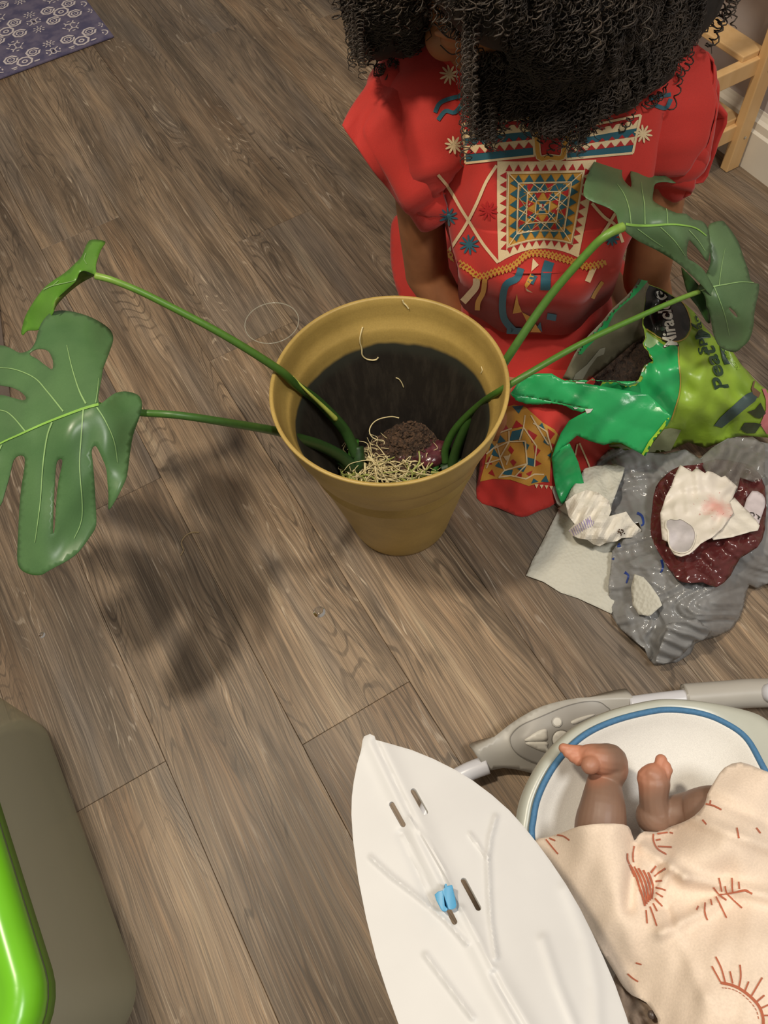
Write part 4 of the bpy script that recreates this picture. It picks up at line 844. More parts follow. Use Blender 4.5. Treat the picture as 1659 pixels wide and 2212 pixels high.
def lettering(nm, txt, a, b, h, mat, bold=.012, off=.0020, up=None, sh=0.0, bv=None, par=None, narrow=None):
    """text running from pixel a to pixel b, letters h pixels tall"""
    a = np.asarray(a, float); b = np.asarray(b, float); L = textpoly(txt, (0, 0), (1, 0), (0, 1), bold, sh); xs = np.concatenate([q[:, 0] for q in L]); w = xs.max()-xs.min()
    d = b-a; u = np.array(up, float) if up else np.array([d[1], -d[0]]); u = u/np.linalg.norm(u)*h/.7
    polys = [a+(q[:, :1]-xs.min())/w*d+q[:, 1:2]*u for q in L]
    AV = []; AF = []; E = Vector(EYE); bv = bv or FBv
    for q in polys:
        ids = []
        for p in q:
            dd = (Vector(P(p[0], p[1], 0.0))-E).normalized(); hh = bv.ray_cast(E, dd)
            if hh[0] is None: ids = None; break
            nn = hh[1] if hh[1].dot(dd) < 0 else -hh[1]; ids.append(len(AV)); AV.append(hh[0]+nn*off*.6-dd*off*.6)
        if ids and len(ids) > 2: AF.append(ids)
    return mk(nm, AV, AF, mat, par or bag, False)
LETT = []
lettering('logo_shadow', 'Miracle.G', zb([(982, 588)])[0], zb([(905, 148)])[0], 29, M_BLKF, .045, .0026, up=(-1, .12))
lettering('logo_lettering', 'Miracle.G', zb([(974, 578)])[0], zb([(900, 155)])[0], 25, M_WHT, .028, .0034, up=(-1, .12))
lf = zb([(868,470),(856,440),(868,442),(872,430),(880,448),(892,440),(888,465)]); ink('logo_leaf', [lf], M_INK, .0028)
lettering('word_sphagnum', 'Sphagn', zb([(1195, 638)])[0], zb([(1135, 285)])[0], 16, M_INK, .018, .0026, up=(-1, .25))
lettering('word_peat', 'Peat M', zb([(1360, 892)])[0], zb([(1178, 395)])[0], 30, M_INK, .022, .0026, up=(-1, .12))
lettering('fine_print', 'NET 8 QT', zb([(1450, 750)])[0], zb([(1330, 590)])[0], 7, M_YG, .0, .0022, up=(-1, .35))
ink('dark_tab', [zb([(1295, 575), (1330, 580), (1345, 660), (1375, 715), (1330, 722), (1310, 660)])], M_INK, .0015)
ink('trowel_print', [zb([(1252,1172),(1300,1110),(1400,1020),(1500,935),(1540,920),(1575,960),(1560,990),(1470,1060),(1390,1130),(1310,1190)])], M_TOOL, .0014); ink('trowel_tip', [zb([(1530, 900), (1552, 825), (1562, 830), (1548, 890), (1600, 930), (1585, 965), (1545, 940)])], film('wood_print', lin(120, 92, 70), .4), .0015)
ink('flower_print', [zb([(1610, 900), (1640, 870), (1700, 900), (1720, 1150), (1650, 1240), (1600, 1160), (1640, 1060), (1640, 980)])], M_PINK, .0014)
ink('leaf_print', [zb([(1500, 1070), (1560, 1050), (1600, 1000), (1640, 1080), (1600, 1120), (1560, 1110)]), zb([(1450, 1200), (1480, 1150), (1560, 1150), (1610, 1160), (1560, 1230), (1500, 1230)])], film('dark_leaf_print', lin(52, 62, 40), .4), .0016)
ink('pale_gusset', [zb([(930,1190),(1010,1205),(960,1300),(930,1360),(820,1380),(745,1385),(800,1300),(880,1200)]), zb([(250,1300),(430,1325),(560,1310),(660,1362),(720,1390),(640,1372),(420,1335)])], film('pale_gusset_film', lin(158, 164, 126), .35))
# inner back panel, soil, torn flaps
zP = tps([(1388, 605, .275), (1400, 640, .255), (1250, 775, .215), (1235, 815, .20), (1222, 810, .20), (1300, 715, .235), (1400, 700, .19), (1330, 800, .12), (1275, 822, .12), (1395, 760, .13)], 1e-6)
bp = sheet('back_panel', zb([(695,75),(720,90),(755,95),(770,125),(745,180),(740,240),(725,330),(722,420),(735,460),(745,520),(650,560),(560,640),(420,760),(300,850),(230,850),(120,822),(150,770),(190,690),(215,640),(260,570),(330,490),(420,400),(500,300),(600,210),(650,150)]), zP, M_GREYF, bag, 8, (), 0, .001, lambda u, v: .003*crumple(u, v, 70, 5, 6))
BPv = bvh_of(bp)
drape('green_turned_edge', [zb([(695,75),(720,90),(755,95),(700,160),(640,215),(560,280),(500,340),(470,400),(440,470),(390,500),(300,590),(260,640),(215,640),(260,570),(330,490),(420,400),(500,300),(600,210),(650,150)])], BPv, M_DGRN, bag, .0024, 4)
drape('pale_stain', [zb([(200,830),(215,790),(300,720),(400,600),(440,590),(430,640),(380,660),(320,740),(270,830)])], BPv, film('pale_soil_dust', lin(150, 148, 132), .6), bag, .0010)
ps = sheet('peat_moss', zb([(745,480),(680,490),(620,520),(540,590),(430,700),(320,800),(290,850),(380,875),(520,880),(610,900),(700,860),(760,740),(820,690),(790,560)]), tps([(1390, 720, .165), (1330, 770, .135), (1280, 815, .115), (1380, 800, .150), (1350, 835, .14), (1400, 745, .165), (1300, 830, .12)], 1e-6), soilmat('dark_peat', (.014, .008, .005), (.05, .027, .015)), None, 5, (), 0, .004, lambda u, v: .003*waves(u, v, 16, 6)+.0015*waves(u, v, 7, 16))
tag(ps, 'dark brown peat moss inside the torn green bag', 'peat moss', kind='stuff')
M_EDGE = film('torn_white_edge', lin(206, 212, 190), .5)
zT = tps([(1105, 855, .17), (1140, 815, .19), (1190, 810, .20), (1230, 825, .197), (1290, 840, .19), (1350, 832, .192), (1400, 850, .185), (1450, 905, .165), (1400, 985, .105), (1320, 950, .135), (1240, 945, .12), (1200, 970, .10), (1190, 1000, .085), (1280, 890, .17), (1180, 880, .155)], 1e-6)
ri = np.random.RandomState(4)
def torn(L, a=2.2):
    p = densify(L, 4.0); return [tuple(q+ri.randn(2)*a*.5) for q in p[:-1]]
ft = zb([(-268,935),(-215,860),(-180,810),(-60,785),(40,785),(80,810),(130,835)]); ft2 = zb([(130,835),(200,850),(290,855),(345,830),(400,835),(460,840),(520,838),(560,865),(610,875),(650,862),(690,845)])
fl_o = ft[:-1]+torn(ft2, 1.6)+zb([(760,940),(860,1030),(935,1105),(880,1190),(800,1290),(740,1405),(660,1360),(560,1305),(500,1300),(430,1322),(320,1290),(230,1250),(150,1320),(40,1420),(70,1330),(110,1230),(170,1140),(240,1100),(345,1050)])+torn(zb([(345,1052),(260,1075),(200,1060),(120,1020),(40,1010),(-60,1020),(-160,1010),(-230,985),(-268,935)]), 1.2)
tf = sheet('torn_front_flap', fl_o, zT, M_DGRN, bag, 7, (), 0, .0009, lambda u, v: .0045*crumple(u, v, 95, 17, 6)); TF = bvh_of(tf)
drape('yellow_edge_strip', [zb([(935,1105),(880,1190),(800,1290),(740,1405),(712,1385),(770,1285),(850,1190),(905,1120)])], TF, M_YG, bag, .0026, 4)
0 and drape('pale_fade', [zb([(150, 838), (200, 850), (290, 855), (340, 832), (300, 900), (200, 905)])], TF, film('pale_lime_fade', lin(150, 190, 96), .3), bag, .0010)
drape('torn_edge', [zb([(70,1010),(130,1020),(200,1035),(290,1050),(350,1048),(330,1075),(250,1100),(225,1075),(180,1060),(120,1035)])], TF, M_WHT, bag, .0014)
drape('torn_rim', [stroke(ft2, 3.2, 0), stroke(zb([(722, 420), (740, 470), (730, 560), (770, 640), (800, 690), (735, 735), (700, 815)]), 3.0, 0)], bvh_of(tf, fo), M_EDGE, bag, .0018)['kind'] = 'stuff'
sheet('lower_lime_fold', zb([(-215,985),(-100,1030),(0,1035),(100,1060),(235,1105),(160,1170),(110,1225),(20,1165),(-80,1110),(-150,1060)]), tps([(1120, 862, .125), (1200, 885, .125), (1245, 900, .10), (1212, 933, .08), (1150, 900, .09)], 1e-6), M_LIME, bag, 8, (), 0, .0009, lambda u, v: .002*waves(u, v, 50, 3))
sheet('hanging_strip', zb([(40,1420),(110,1345),(175,1310),(200,1360),(240,1450),(270,1560),(290,1640),(200,1680),(150,1740),(115,1760),(80,1680),(55,1560),(48,1480)]), tps([(1195, 985, .09), (1230, 965, .105), (1250, 1010, .06), (1265, 1055, .03), (1215, 1085, .018), (1195, 1030, .045)], 1e-6), M_DGRN, bag, 7, (), 0, .0009, lambda u, v: .0015*waves(u, v, 40, 3))
sheet('torn_sleeve_edge', zb([(40,1430),(60,1560),(90,1690),(118,1762),(150,1742),(205,1685),(292,1645),(295,1670),(220,1700),(160,1760),(122,1800),(80,1760),(45,1660)]), tps([(1195, 985, .082), (1195, 1030, .035), (1215, 1090, .012), (1265, 1060, .024)], 1e-6), film('clear_grey_film', lin(176, 178, 166), .3), bag, 7, (), 0, .0009)
# ------------------------------------------------------------------ papers on the floor
def tissue(name, c, emboss=.5, pink=None):
    a = N(name); g = a.geo(); n = a.noise(g, 30, 4); e = a.n('ShaderNodeTexVoronoi', None, Vector=g, Scale=170.0).outputs[0]
    k = a.mix(a.sstep(n, .3, .7), tuple(x*.94 for x in c), c)
    if pink is not None: d = a.n('ShaderNodeVectorMath', {'operation': 'DISTANCE'}, i0=g, i1=tuple(pink)).outputs['Value']; k = a.mix(a.ma('MULTIPLY', a.sstep(a.ma('ADD', d, a.ma('MULTIPLY', a.noise(g, 70, 3), .03)), .05, .022), .75), k, lin(226, 150, 140)); k = a.mix(a.ma('MULTIPLY', a.sstep(a.noise(g, 210, 3), .66, .74), a.sstep(d, .06, .02)), k, lin(176, 70, 62))
    a.p(Base_Color=k, Roughness=.9); a.bump(e, emboss, .002); return a.m
M_TOWEL = tissue('paper_towel', lin(200, 198, 186), .6); M_WIPE = tissue('white_tissue', lin(224, 218, 206), .2)
def zp(L): return [(1100+x*.33695, 940+y*.33695) for x, y in L]
pt = sheet('paper_towel', zp([(108,900),(150,800),(210,690),(260,590),(315,480),(420,430),(640,430),(760,500),(800,640),(760,820),(720,1000),(655,1145),(560,1100),(440,1045),(330,1010),(220,940)]), lambda u, v: .004+0*u, M_TOWEL, None, 8, (), 0, .0008, lambda u, v: .0012*waves(u, v, 80, 5)); tag(pt, 'flat white paper towel sheet lying on the planks beside the grey plastic bag', 'paper towel')
zt = tps([(1215, 1100, .012), (1262, 1005, .03), (1345, 1005, .03), (1340, 1060, .04), (1300, 1120, .03), (1240, 1070, .035), (1330, 1140, .02)], 1e-6)
p2 = sheet('paper_towel', zp([(310,470),(350,440),(400,340),(460,260),(480,215),(560,195),(680,185),(742,207),(720,280),(690,360),(660,440),(650,500),(620,560),(540,600),(430,560),(370,510)]), zt, M_TOWEL, None, 7, (), 0, .0012, lambda u, v: .003*crumple(u, v, 60, 9, 6)); tag(p2, 'wrinkled white paper towel tucked under the hanging green strip', 'paper towel')
zd = tps([(1225, 1075, .05), (1260, 1060, .065), (1310, 1100, .06), (1240, 1140, .045), (1232, 1155, .028), (1290, 1150, .06), (1350, 1120, .06), (1388, 1150, .045), (1290, 1180, .03), (1360, 1175, .035)], 1e-6)
wp = sheet('used_wipe', zp([(360,430),(420,380),(500,350),(570,370),(640,420),(655,480),(640,520),(700,505),(750,490),(790,550),(860,620),(800,655),(720,660),(690,680),(620,690),(580,712),(540,700),(500,670),(440,660),(400,640),(380,610),(420,570),(380,520)]), zd, M_WIPE, None, 4.5, (), 0, .0015, lambda u, v: .005*crumple(u, v, 40, 21, 8)); wp.data.polygons.foreach_set('use_smooth', np.zeros(len(wp.data.polygons), dtype=bool)); tag(wp, 'crumpled white wipe with lilac stripes on top of the paper towel', 'wipe')
WB = bvh_of(wp); M_LILAC = plain('lilac_print', lin(160, 146, 190), .8)
L = [stroke(zp([(385+i*13, 610-i*9), (405+i*13, 650-i*7)]), 1.7, 0) for i in range(11)]+[stroke(zp([(500+i*14, 540+i*3), (505+i*12, 575-i*2)]), 1.4, 0) for i in range(4)]
o = drape('lilac_stripes', L, WB, M_LILAC, wp, .0008, 5); o['kind'] = 'stuff'
mb = MB()
for i in range(16):
    u, v = zp([(720+14*ri.randn(), 620+12*ri.randn())])[0]; h = WB.ray_cast(Vector(EYE), (Vector(P(u, v, 0))-Vector(EYE)).normalized())
    if h[0] is not None: bv, bf = ball(h[0], .0009+.0006*ri.rand(), 4); mb.add(bv, bf)
mb.build('soil_specks', M_SOIL, wp)['kind'] = 'stuff'
# ------------------------------------------------------------------ grey carrier bag with the rubbish in it
def plastic(name, c, alpha, rough=.16, bsc=130):
    a = N(name); g = a.geo(); n = a.noise(g, 40, 4); k = a.mix(n, tuple(x*.8 for x in c), tuple(min(1, x*1.15) for x in c)); a.p(Base_Color=k, Roughness=rough, Alpha=a.ma('MULTIPLY_ADD', n, .12, alpha-.06)); a.b.inputs['Specular IOR Level'].default_value = .65
    a.bump(a.noise(g, bsc, 3), .06, .001); return a.m
M_GBAG = plastic('grey_carrier_film', lin(150, 150, 150), .74); M_CLR = plastic('clear_grey_film_thin', lin(140, 138, 132), .40, .14); M_MAR = plastic('maroon_film', lin(92, 42, 42), .95, .2)
cb = empty('carrier_bag', P(1480, 1230, 0), 'crumpled grey plastic carrier bag full of rubbish on the floor, in front of the peat bag', 'bag'); cb['label'] = 'crumpled grey plastic carrier bag full of rubbish on the plank floor'
zG = tps([(1345, 1080, .02), (1325, 1160, .025), (1312, 1255, .012), (1325, 1330, .004), (1410, 1432, .004), (1480, 1415, .006), (1590, 1350, .004), (1625, 1275, .006), (1700, 1260, .01), (1410, 1120, .05), (1390, 1230, .055), (1440, 1320, .06), (1500, 1250, .08), (1560, 1290, .06), (1640, 1180, .075), (1700, 1150, .05), (1480, 1370, .05), (1430, 1385, .04), (1540, 1330, .06), (1700, 960, .03), (1590, 965, .05), (1520, 1000, .07), (1440, 1030, .055), (1600, 1080, .05), (1500, 1130, .055), (1700, 1060, .05)], 1e-5)
def gfold(u, v):
    x, y = u-1525, v-1110; r = np.hypot(x, y)/200; t = np.arctan2(y, x)+.25*waves(u, v, 130, 43)
    tri = lambda q: np.abs((q % 1)-.5)*4-1
    return .0055*crumple(u, v, 110, 41, 8)+np.clip(r-.35, 0, 1.1)*(.0050*tri(t*2.7)+.0030*tri(t*6.1+.3)+.0016*tri(t*13.3+r))+.0014*crumple(u, v, 26, 44, 6)
go_ = zp([(560,170),(640,90),(760,80),(880,110),(1000,120),(1130,90),(1220,150),(1300,80),(1400,20),(1480,5),(1600,40),(1800,80),(1800,930),(1720,960),(1660,950),(1590,985),(1540,960),(1525,1000),(1500,1110),(1480,1170),(1420,1250),(1330,1295),(1240,1315),(1190,1340),(1165,1400),(1080,1455),(1000,1470),(930,1472),(890,1430),(870,1370),(830,1340),(770,1290),(700,1230),(660,1160),(640,1060),(635,970),(650,850),(660,740),(700,690),(770,640),(850,620),(830,560),(700,600),(620,430),(560,300)])
gb = sheet('carrier_film', go_, zG, M_GBAG, cb, 4.5, (), 0, .0005, gfold); GB = bvh_of(gb)
sheet('gathered_handle', zp([(1000,1270),(1010,1210),(1100,1195),(1200,1180),(1260,1230),(1300,1260),(1240,1315),(1180,1330),(1100,1420),(1010,1460),(940,1460),(960,1380)]), lambda u, v: zG(u, v)+.022, M_GBAG, cb, 5, (), 2, .0005, lambda u, v: .005*np.sin((v-.35*u)/4.2+.7*waves(u, v, 60, 2)))
o = drape('blue_print', [stroke(zp(p), 6, 4, .5) for p in ([(820,500),(850,520),(860,570),(830,585)], [(690,705),(710,712),(700,690)], [(740,880),(765,900),(752,950)], [(975,800),(985,850),(970,880)], [(665,790),(670,800)])], GB, plain('blue_ink', lin(44, 66, 138), .4), cb, .001); o['kind'] = 'stuff'
ppr = sheet('white_carton', zp([(800,890),(860,910),(905,960),(960,1040),(980,1090),(900,1160),(830,1150),(790,1090),(780,980)]), lambda u, v: zG(u, v)+.012, M_TOWEL, None, 7, (), 0, .001); tag(ppr, 'pale crumpled paper showing through the grey carrier bag front', 'paper')
zM = lambda u, v: zG(u, v)+.016+.02*np.exp(-(((u-1520)/90)**2+((v-1140)/90)**2))
mo = zp([(940,330),(1010,250),(1090,200),(1200,190),(1330,150),(1450,170),(1560,200),(1640,330),(1640,600),(1590,720),(1480,790),(1420,900),(1330,975),(1240,945),(1110,945),(1040,880),(985,790),(930,700),(905,610),(915,480)])
mg = sheet('maroon_bag', mo, zM, M_MAR, None, 4.5, (), 2, .0006, lambda u, v: .0065*crumple(u, v, 60, 61, 9)+.002*crumple(u, v, 26, 64, 6)); tag(mg, 'crumpled maroon plastic bag nested inside the grey carrier bag', 'bag')
zW = lambda u, v: zM(u, v)+.022
def z3(L): return [(1380+x*.16817, 940+y*.16817) for x, y in L]
M_YOG = tissue('white_torn_film', lin(226, 218, 206), .06, P(1560, 1085, .12)); M_YOG.node_tree.nodes['Principled BSDF'].inputs['Roughness'].default_value = .45
yo = z3([(530,380),(680,468),(745,415),(850,488),(885,458),(960,480),(1060,540),(1110,520),(1270,665),(1250,700),(1210,800),(1165,850),(1215,990),(1160,1080),(1060,1200),(930,1320),(790,1390),(720,1470),(640,1530),(540,1560),(450,1530),(390,1440),(370,1370),(300,1340),(285,1200),(275,1000),(310,900),(350,780),(420,650),(470,500)])
yg = sheet('torn_pouch', yo, zW, M_YOG, None, 5, (), 0, .0012, lambda u, v: .004*crumple(u, v, 45, 71, 6)); tag(yg, 'torn white pouch stained pink lying on the maroon bag', 'pouch'); YB = bvh_of(yg)
h_ = z3([(355,1110),(400,1085),(480,1090),(540,1085),(620,1130),(690,1180),(725,1260),(730,1330),(690,1440),(630,1500),(540,1520),(450,1490),(400,1430),(385,1350),(375,1240),(350,1190)])
drape('grey_lining', [h_], YB, plain('lilac_grey_lining', lin(188, 182, 184), .5), yg, .0008); drape('torn_lip', [stroke(h_+h_[:1], 2.4, 3)], YB, M_WIPE, yg, .0022)
y2 = z3([(1225,795),(1320,900),(1420,990),(1500,1080),(1555,1160),(1530,1220),(1440,1235),(1320,1270),(1180,1310),(960,1345),(930,1310),(1060,1200),(1160,1080),(1215,990),(1165,850)])
yf = sheet('pouch_flap', y2, lambda u, v: zW(u, v)-.006, M_WIPE, yg, 5, (), 0, .0012, lambda u, v: .003*crumple(u, v, 30, 81, 5))
tgz = z3([(1455,715),(1590,760),(1625,850),(1615,930),(1560,1090),(1540,1140),(1480,1060),(1350,930)])
tg = sheet('plastic_tag', tgz, lambda u, v: zM(u, v)+.010, plain('lilac_white_tag', lin(206, 196, 200), .4), None, 6, (), 2, .001); tag(tg, 'small white plastic tag with black letters beside the torn pouch', 'tag')
TB = bvh_of(tg); lettering('tag_lettering', 'A', z3([(1530, 1080)])[0], z3([(1500, 1010)])[0], 9, M_BLKF, .02, .0012, up=(.75, .25), bv=TB, par=tg); drape('tag_mark', [stroke(z3([(1425, 1000), (1470, 1005), (1478, 1040), (1440, 1050)]), 2, 4), stroke(z3([(1530, 1075), (1538, 1085)]), 2, 0)], TB, M_BLKF, tg, .0012)['kind'] = 'stuff'
cf = sheet('clear_overlay', zp([(1225,150),(1300,80),(1420,20),(1560,10),(1640,60),(1640,270),(1560,300),(1480,270),(1460,360),(1400,420),(1330,360),(1270,250),(1240,200)]), lambda u, v: zM(u, v)+.010, M_CLR, cb, 5, (), 0, .0004, lambda u, v: .006*np.sin((u+.8*v)/9+.8*waves(u, v, 90, 2))+.004*crumple(u, v, 40, 91, 6))
# ------------------------------------------------------------------ baby swing
M_GREYP = plain('grey_plastic', lin(176, 172, 164), .42, .02, 30); M_PANEL = plain('panel_grey', lin(164, 160, 154), .45, .02, 30); M_TUBE = plain('white_tube', lin(206, 206, 212), .3, .02, 30); M_PAD = clothmat('white_pad', lin(244, 241, 235), .02, .9, 800); M_PIPE = plain('blue_piping', lin(70, 118, 158), .7, .1, 300); M_BTN = plain('white_button', lin(222, 218, 208), .4, .02, 30); M_SHELL = plain('sage_shell', lin(184, 186, 175), .32, .03, 30)
sw = empty('baby_swing', P(1400, 1850, 0), 'grey and white baby swing with a padded white seat, at the lower right', 'baby swing')
def pz(L): return [(960+x*.42134, 1440+y*.42134) for x, y in L]
# floor ring: housing with the buttons, tubes, rubber-shod foot
hz = tps([(1030, 1640, .05), (1100, 1570, .058), (1250, 1515, .06), (1370, 1508, .055), (1375, 1545, .035), (1240, 1640, .03), (1150, 1665, .02), (1045, 1665, .03), (1130, 1600, .066), (1230, 1560, .068)], 1e-6)
house = pz([(165,435),(215,395),(330,300),(450,225),(560,185),(690,160),(830,155),(960,158),(975,175),(990,225),(985,245),(900,300),(800,380),(700,450),(560,520),(500,560),(440,545),(380,530),(300,520),(210,535),(190,495)])
ho = sheet('control_housing', house, hz, M_GREYP, sw, 8, (), 2, .03); HBv = bvh_of(ho)
pan = pz([(338,380),(350,345),(400,300),(500,255),(620,205),(720,180),(790,180),(830,205),(845,225),(800,330),(700,400),(600,470),(500,500),(420,470),(360,430)])
drape('control_panel', [spline(pan, 3, True)], HBv, M_PANEL, sw, .0016); 
for nm, q in (('speed_button', [(412,380),(440,355),(480,330),(520,320),(524,345),(518,378)]), ('speed_button', [(416,388),(520,384),(526,410),(538,436),(500,430),(450,410)]), ('mode_button', [(650,280),(690,262),(740,248),(770,246),(740,262),(700,280),(670,292),(652,292)])): solid(drape(nm, [spline(pz(q), 3, True)], HBv, M_BTN, sw, .0030), .002)
c_ = pz([(576, 284)])[0]; drape('button_ring', ringp(c_[0], c_[1], 8.5, 11, 20), HBv, M_GREYP, sw, .0034)['kind'] = 'stuff'; drape('power_button', disc(c_[0], c_[1], 8.5, 20), HBv, M_BTN, sw, .0038)
c_ = pz([(598, 372)])[0]; drape('dial_groove', ringp(c_[0], c_[1], 19, 21.5, 28), HBv, plain('groove_grey', lin(120, 116, 110), .5), sw, .0026)['kind'] = 'stuff'; solid(drape('dial_button', disc(c_[0], c_[1], 19, 26), HBv, M_BTN, sw, .0034), .002)
drape('panel_seam', [stroke(list(spline(pz([(800,330),(845,230),(830,205),(790,180),(720,180),(620,205),(500,255),(400,300),(350,345),(338,380),(360,430),(420,470),(500,500)]), 4)), 1.6, 0)], HBv, bpy.data.materials['groove_grey'], sw, .0026)
tb = lambda nm, pts, r, m: tube(nm, spline(P(*np.array(pts, float).T), 8), r, m, sw, 16)
tb('frame_tube', [(1052, 1652, .032), (1010, 1668, .030), (975, 1690, .026), (930, 1740, .02), (905, 1820, .016), (900, 1920, .016), (925, 2060, .016), (990, 2200, .016), (1080, 2330, .016)], .0125, M_TUBE)
tb('frame_tube', [(1360, 1524, .045), (1420, 1516, .045), (1490, 1508, .045)], .0125, M_TUBE)
v_, f_ = tube_geo(spline(P([1482, 1486, 1560, 1640, 1760, 1900], [1508, 1507.5, 1502, 1497, 1500, 1540], [.045]*6), 6), [.0185]*3+[.0195]*28, 18); mk('foot_sleeve', v_, f_, M_GREYP, sw); tb('frame_tube', [(1890, 1537, .045), (2050, 1640, .04), (2150, 1800, .03), (2120, 2000, .02)], .0125, M_TUBE)
bo = ball(P(1665, 1497, .062), .013, 10); mk('joint_cap', bo[0], bo[1], M_TUBE, sw)
# seat: shell, pad, piping
RIM = [(1150,1820),(1152,1770),(1163,1720),(1190,1665),(1225,1620),(1270,1583),(1330,1556),(1400,1538),(1450,1533),(1510,1540),(1560,1558),(1610,1592),(1645,1650),(1700,1760),(1770,1930),(1800,2120),(1740,2300),(1560,2390),(1380,2350),(1240,2200),(1170,2000)]
rz = tps([(1150, 1820, .235), (1190, 1665, .24), (1330, 1556, .235), (1450, 1533, .23), (1560, 1558, .23), (1645, 1650, .24), (1770, 1930, .27), (1740, 2300, .33), (1380, 2350, .33), (1170, 2000, .26)], 1e-6)
rim = spline(RIM, 6, True); rp3 = P(rim[:, 0], rim[:, 1], rz(rim[:, 0], rim[:, 1])); tube('blue_piping', np.concatenate([rp3, rp3[:2]]), .0034, M_PIPE, sw, 8)
pc = rp3.mean(0); rings = []; m = len(rp3)
for s, dz in ((1.0, -.001), (.97, -.004), (.93, -.011), (.85, -.022), (.72, -.034), (.5, -.046), (.25, -.052), (.02, -.053)):
    q = pc+(rp3-pc)*s; q[:, 2] = (rp3[:, 2]*s+pc[2]*(1-s))+dz; rings.append(q)
V = np.concatenate(rings); F = [(i*m+j, i*m+(j+1) % m, (i+1)*m+(j+1) % m, (i+1)*m+j) for i in range(len(rings)-1) for j in range(m)]; o = mk('seat_pad', V, F, M_PAD, sw); PADB = bvh_of(o); solid(o, .004, 0)
rings = []
for s, dz in ((1.012, -.006), (1.05, -.002), (1.10, -.006), (1.14, -.02), (1.13, -.045), (1.05, -.085), (.85, -.125), (.5, -.15), (.02, -.155)):
    q = pc+(rp3-pc)*(s+(.16*np.exp(-((rim[:, 0]-1640)/90)**2-((rim[:, 1]-1620)/110)**2)*min(1, (s-1)/.06) if s > 1.02 else 0*rim[:, 0]))[:, None]; q[:, 2] = (rp3[:, 2]*min(1, s)+pc[2]*(1-min(1, s)))+dz; q[:, 2] = np.maximum(q[:, 2], .05); rings.append(q)
V = np.concatenate(rings); F = [(i*m+j, i*m+(j+1) % m, (i+1)*m+(j+1) % m, (i+1)*m+j) for i in range(len(rings)-1) for j in range(m)]; mk('seat_shell', V, F, M_SHELL, sw)
tube('seat_post', spline([pc+np.array([.02, -.02, -.15]), pc+np.array([.03, -.03, -.19]), np.array([pc[0]+.03, pc[1]-.03, .016])], 4), .03, M_GREYP, sw, 18); tube('base_bar', [np.array([pc[0]-.33, pc[1]-.02, .016]), np.array([pc[0]+.33, pc[1]-.04, .016])], .0125, M_TUBE, sw, 12)
# ------------------------------------------------------------------ the baby
M_BSKIN = plain('baby_skin', lin(160, 116, 88), .55, .06, 60, .08, 700, .35, sss=.15); M_BSKIN2 = M_BSKIN
def babyskin():
    a = N('baby_skin_rosy_toes'); g = a.geo(); n = a.noise(g, 50, 4); c = a.mix(n, lin(122, 95, 80), lin(140, 110, 92))
    for p in (P(1275, 1650, .285), P(1225, 1618, .28), P(1432, 1640, .285), P(1398, 1672, .28)):
        d = a.n('ShaderNodeVectorMath', {'operation': 'DISTANCE'}, i0=g, i1=tuple(p)).outputs['Value']; c = a.mix(a.ma('MULTIPLY', a.sstep(d, .030, .006), .7), c, lin(208, 138, 108))
    a.p(Base_Color=c, Roughness=.5, Subsurface_Weight=.15); a.b.inputs['Subsurface Radius'].default_value = (.02, .008, .004); a.b.inputs['Subsurface Scale'].default_value = .3; return a.m
baby = empty('person', P(1500, 2000, .2), 'baby lying in the swing, bare feet and shins out of a cream blanket', 'person')
A1 = P(1306, 1692, .262); g = []
hp1, hp2 = P(1500, 2060, .235), P(1600, 2010, .235); kn1, kn2 = P(1322, 1885, .258), P(1600, 1775, .275)
g += limb([hp1, (hp1+kn1)/2, kn1], [.040, .038, .034]); g += limb([kn1, P(1299, 1800, .262), P(1302, 1745, .268), A1, P(1320, 1660, .268)], [.033, .0275, .0235, .0182, .0182])
# foot pointing left, seen from the heel side
g += limb([P(1322, 1655, .27), P(1318, 1642, .276), P(1296, 1640, .284), P(1278, 1636, .285)], [.0165, .017, .0155, .0120], 14, 5)
g += limb([P(1300, 1632, .282), P(1276, 1628, .284), P(1262, 1629, .282)], [.0125, .0105, .0090], 12, 4)
g += [ball(P(1276, 1652, .292), (.0105, .0095, .0095), 10)]+limb([P(1282, 1648, .288), P(1273, 1655, .293)], [.009, .0085], 10, 3)
for k, (a_, b_, r_) in enumerate((((1268, 1638), (1250, 1643), .0060), ((1262, 1632), (1238, 1636), .0058), ((1256, 1626), (1227, 1627), .0055), ((1252, 1620), (1217, 1616), .0053))): g += limb([P(*a_, .282), P((a_[0]+b_[0])/2, (a_[1]+b_[1])/2, .283), P(*b_, .281)], [r_, r_*.9, r_], 8, 3)
# other foot: sole toward the camera
g += limb([hp2, (hp2+kn2)/2, kn2], [.040, .038, .033]); g += limb([kn2, P(1540, 1756, .282), P(1490, 1757, .268), P(1452, 1758, .262)], [.033, .027, .0215, .0180])
g += [ball(P(1413, 1764, .262), (.0185, .0185, .0175), 12)]; g += limb([P(1418, 1758, .264), P(1412, 1725, .274), P(1413, 1692, .281), P(1412, 1678, .284)], [.0170, .0145, .0160, .0140], 14, 5)
g += limb([P(1400, 1690, .281), P(1398, 1678, .284), P(1412, 1668, .288)], [.0105, .0105, .0095], 10, 3); g += [ball(P(1408, 1673, .29), (.0085, .008, .008), 8)]
for k, (a_, b_, r_) in enumerate((((1420, 1676), (1428, 1642), .0066), ((1428, 1672), (1434, 1650), .0052), ((1434, 1676), (1440, 1655), .005), ((1438, 1682), (1444, 1664), .0048))): g += limb([P(*a_, .284), P((a_[0]+b_[0])/2, (a_[1]+b_[1])/2, .288), P(*b_, .288)], [r_, r_*.9, r_*.95], 8, 3)
tr0, tr1, tr2 = P(1550, 2040, .255), P(1640, 2170, .285), P(1700, 2260, .31)
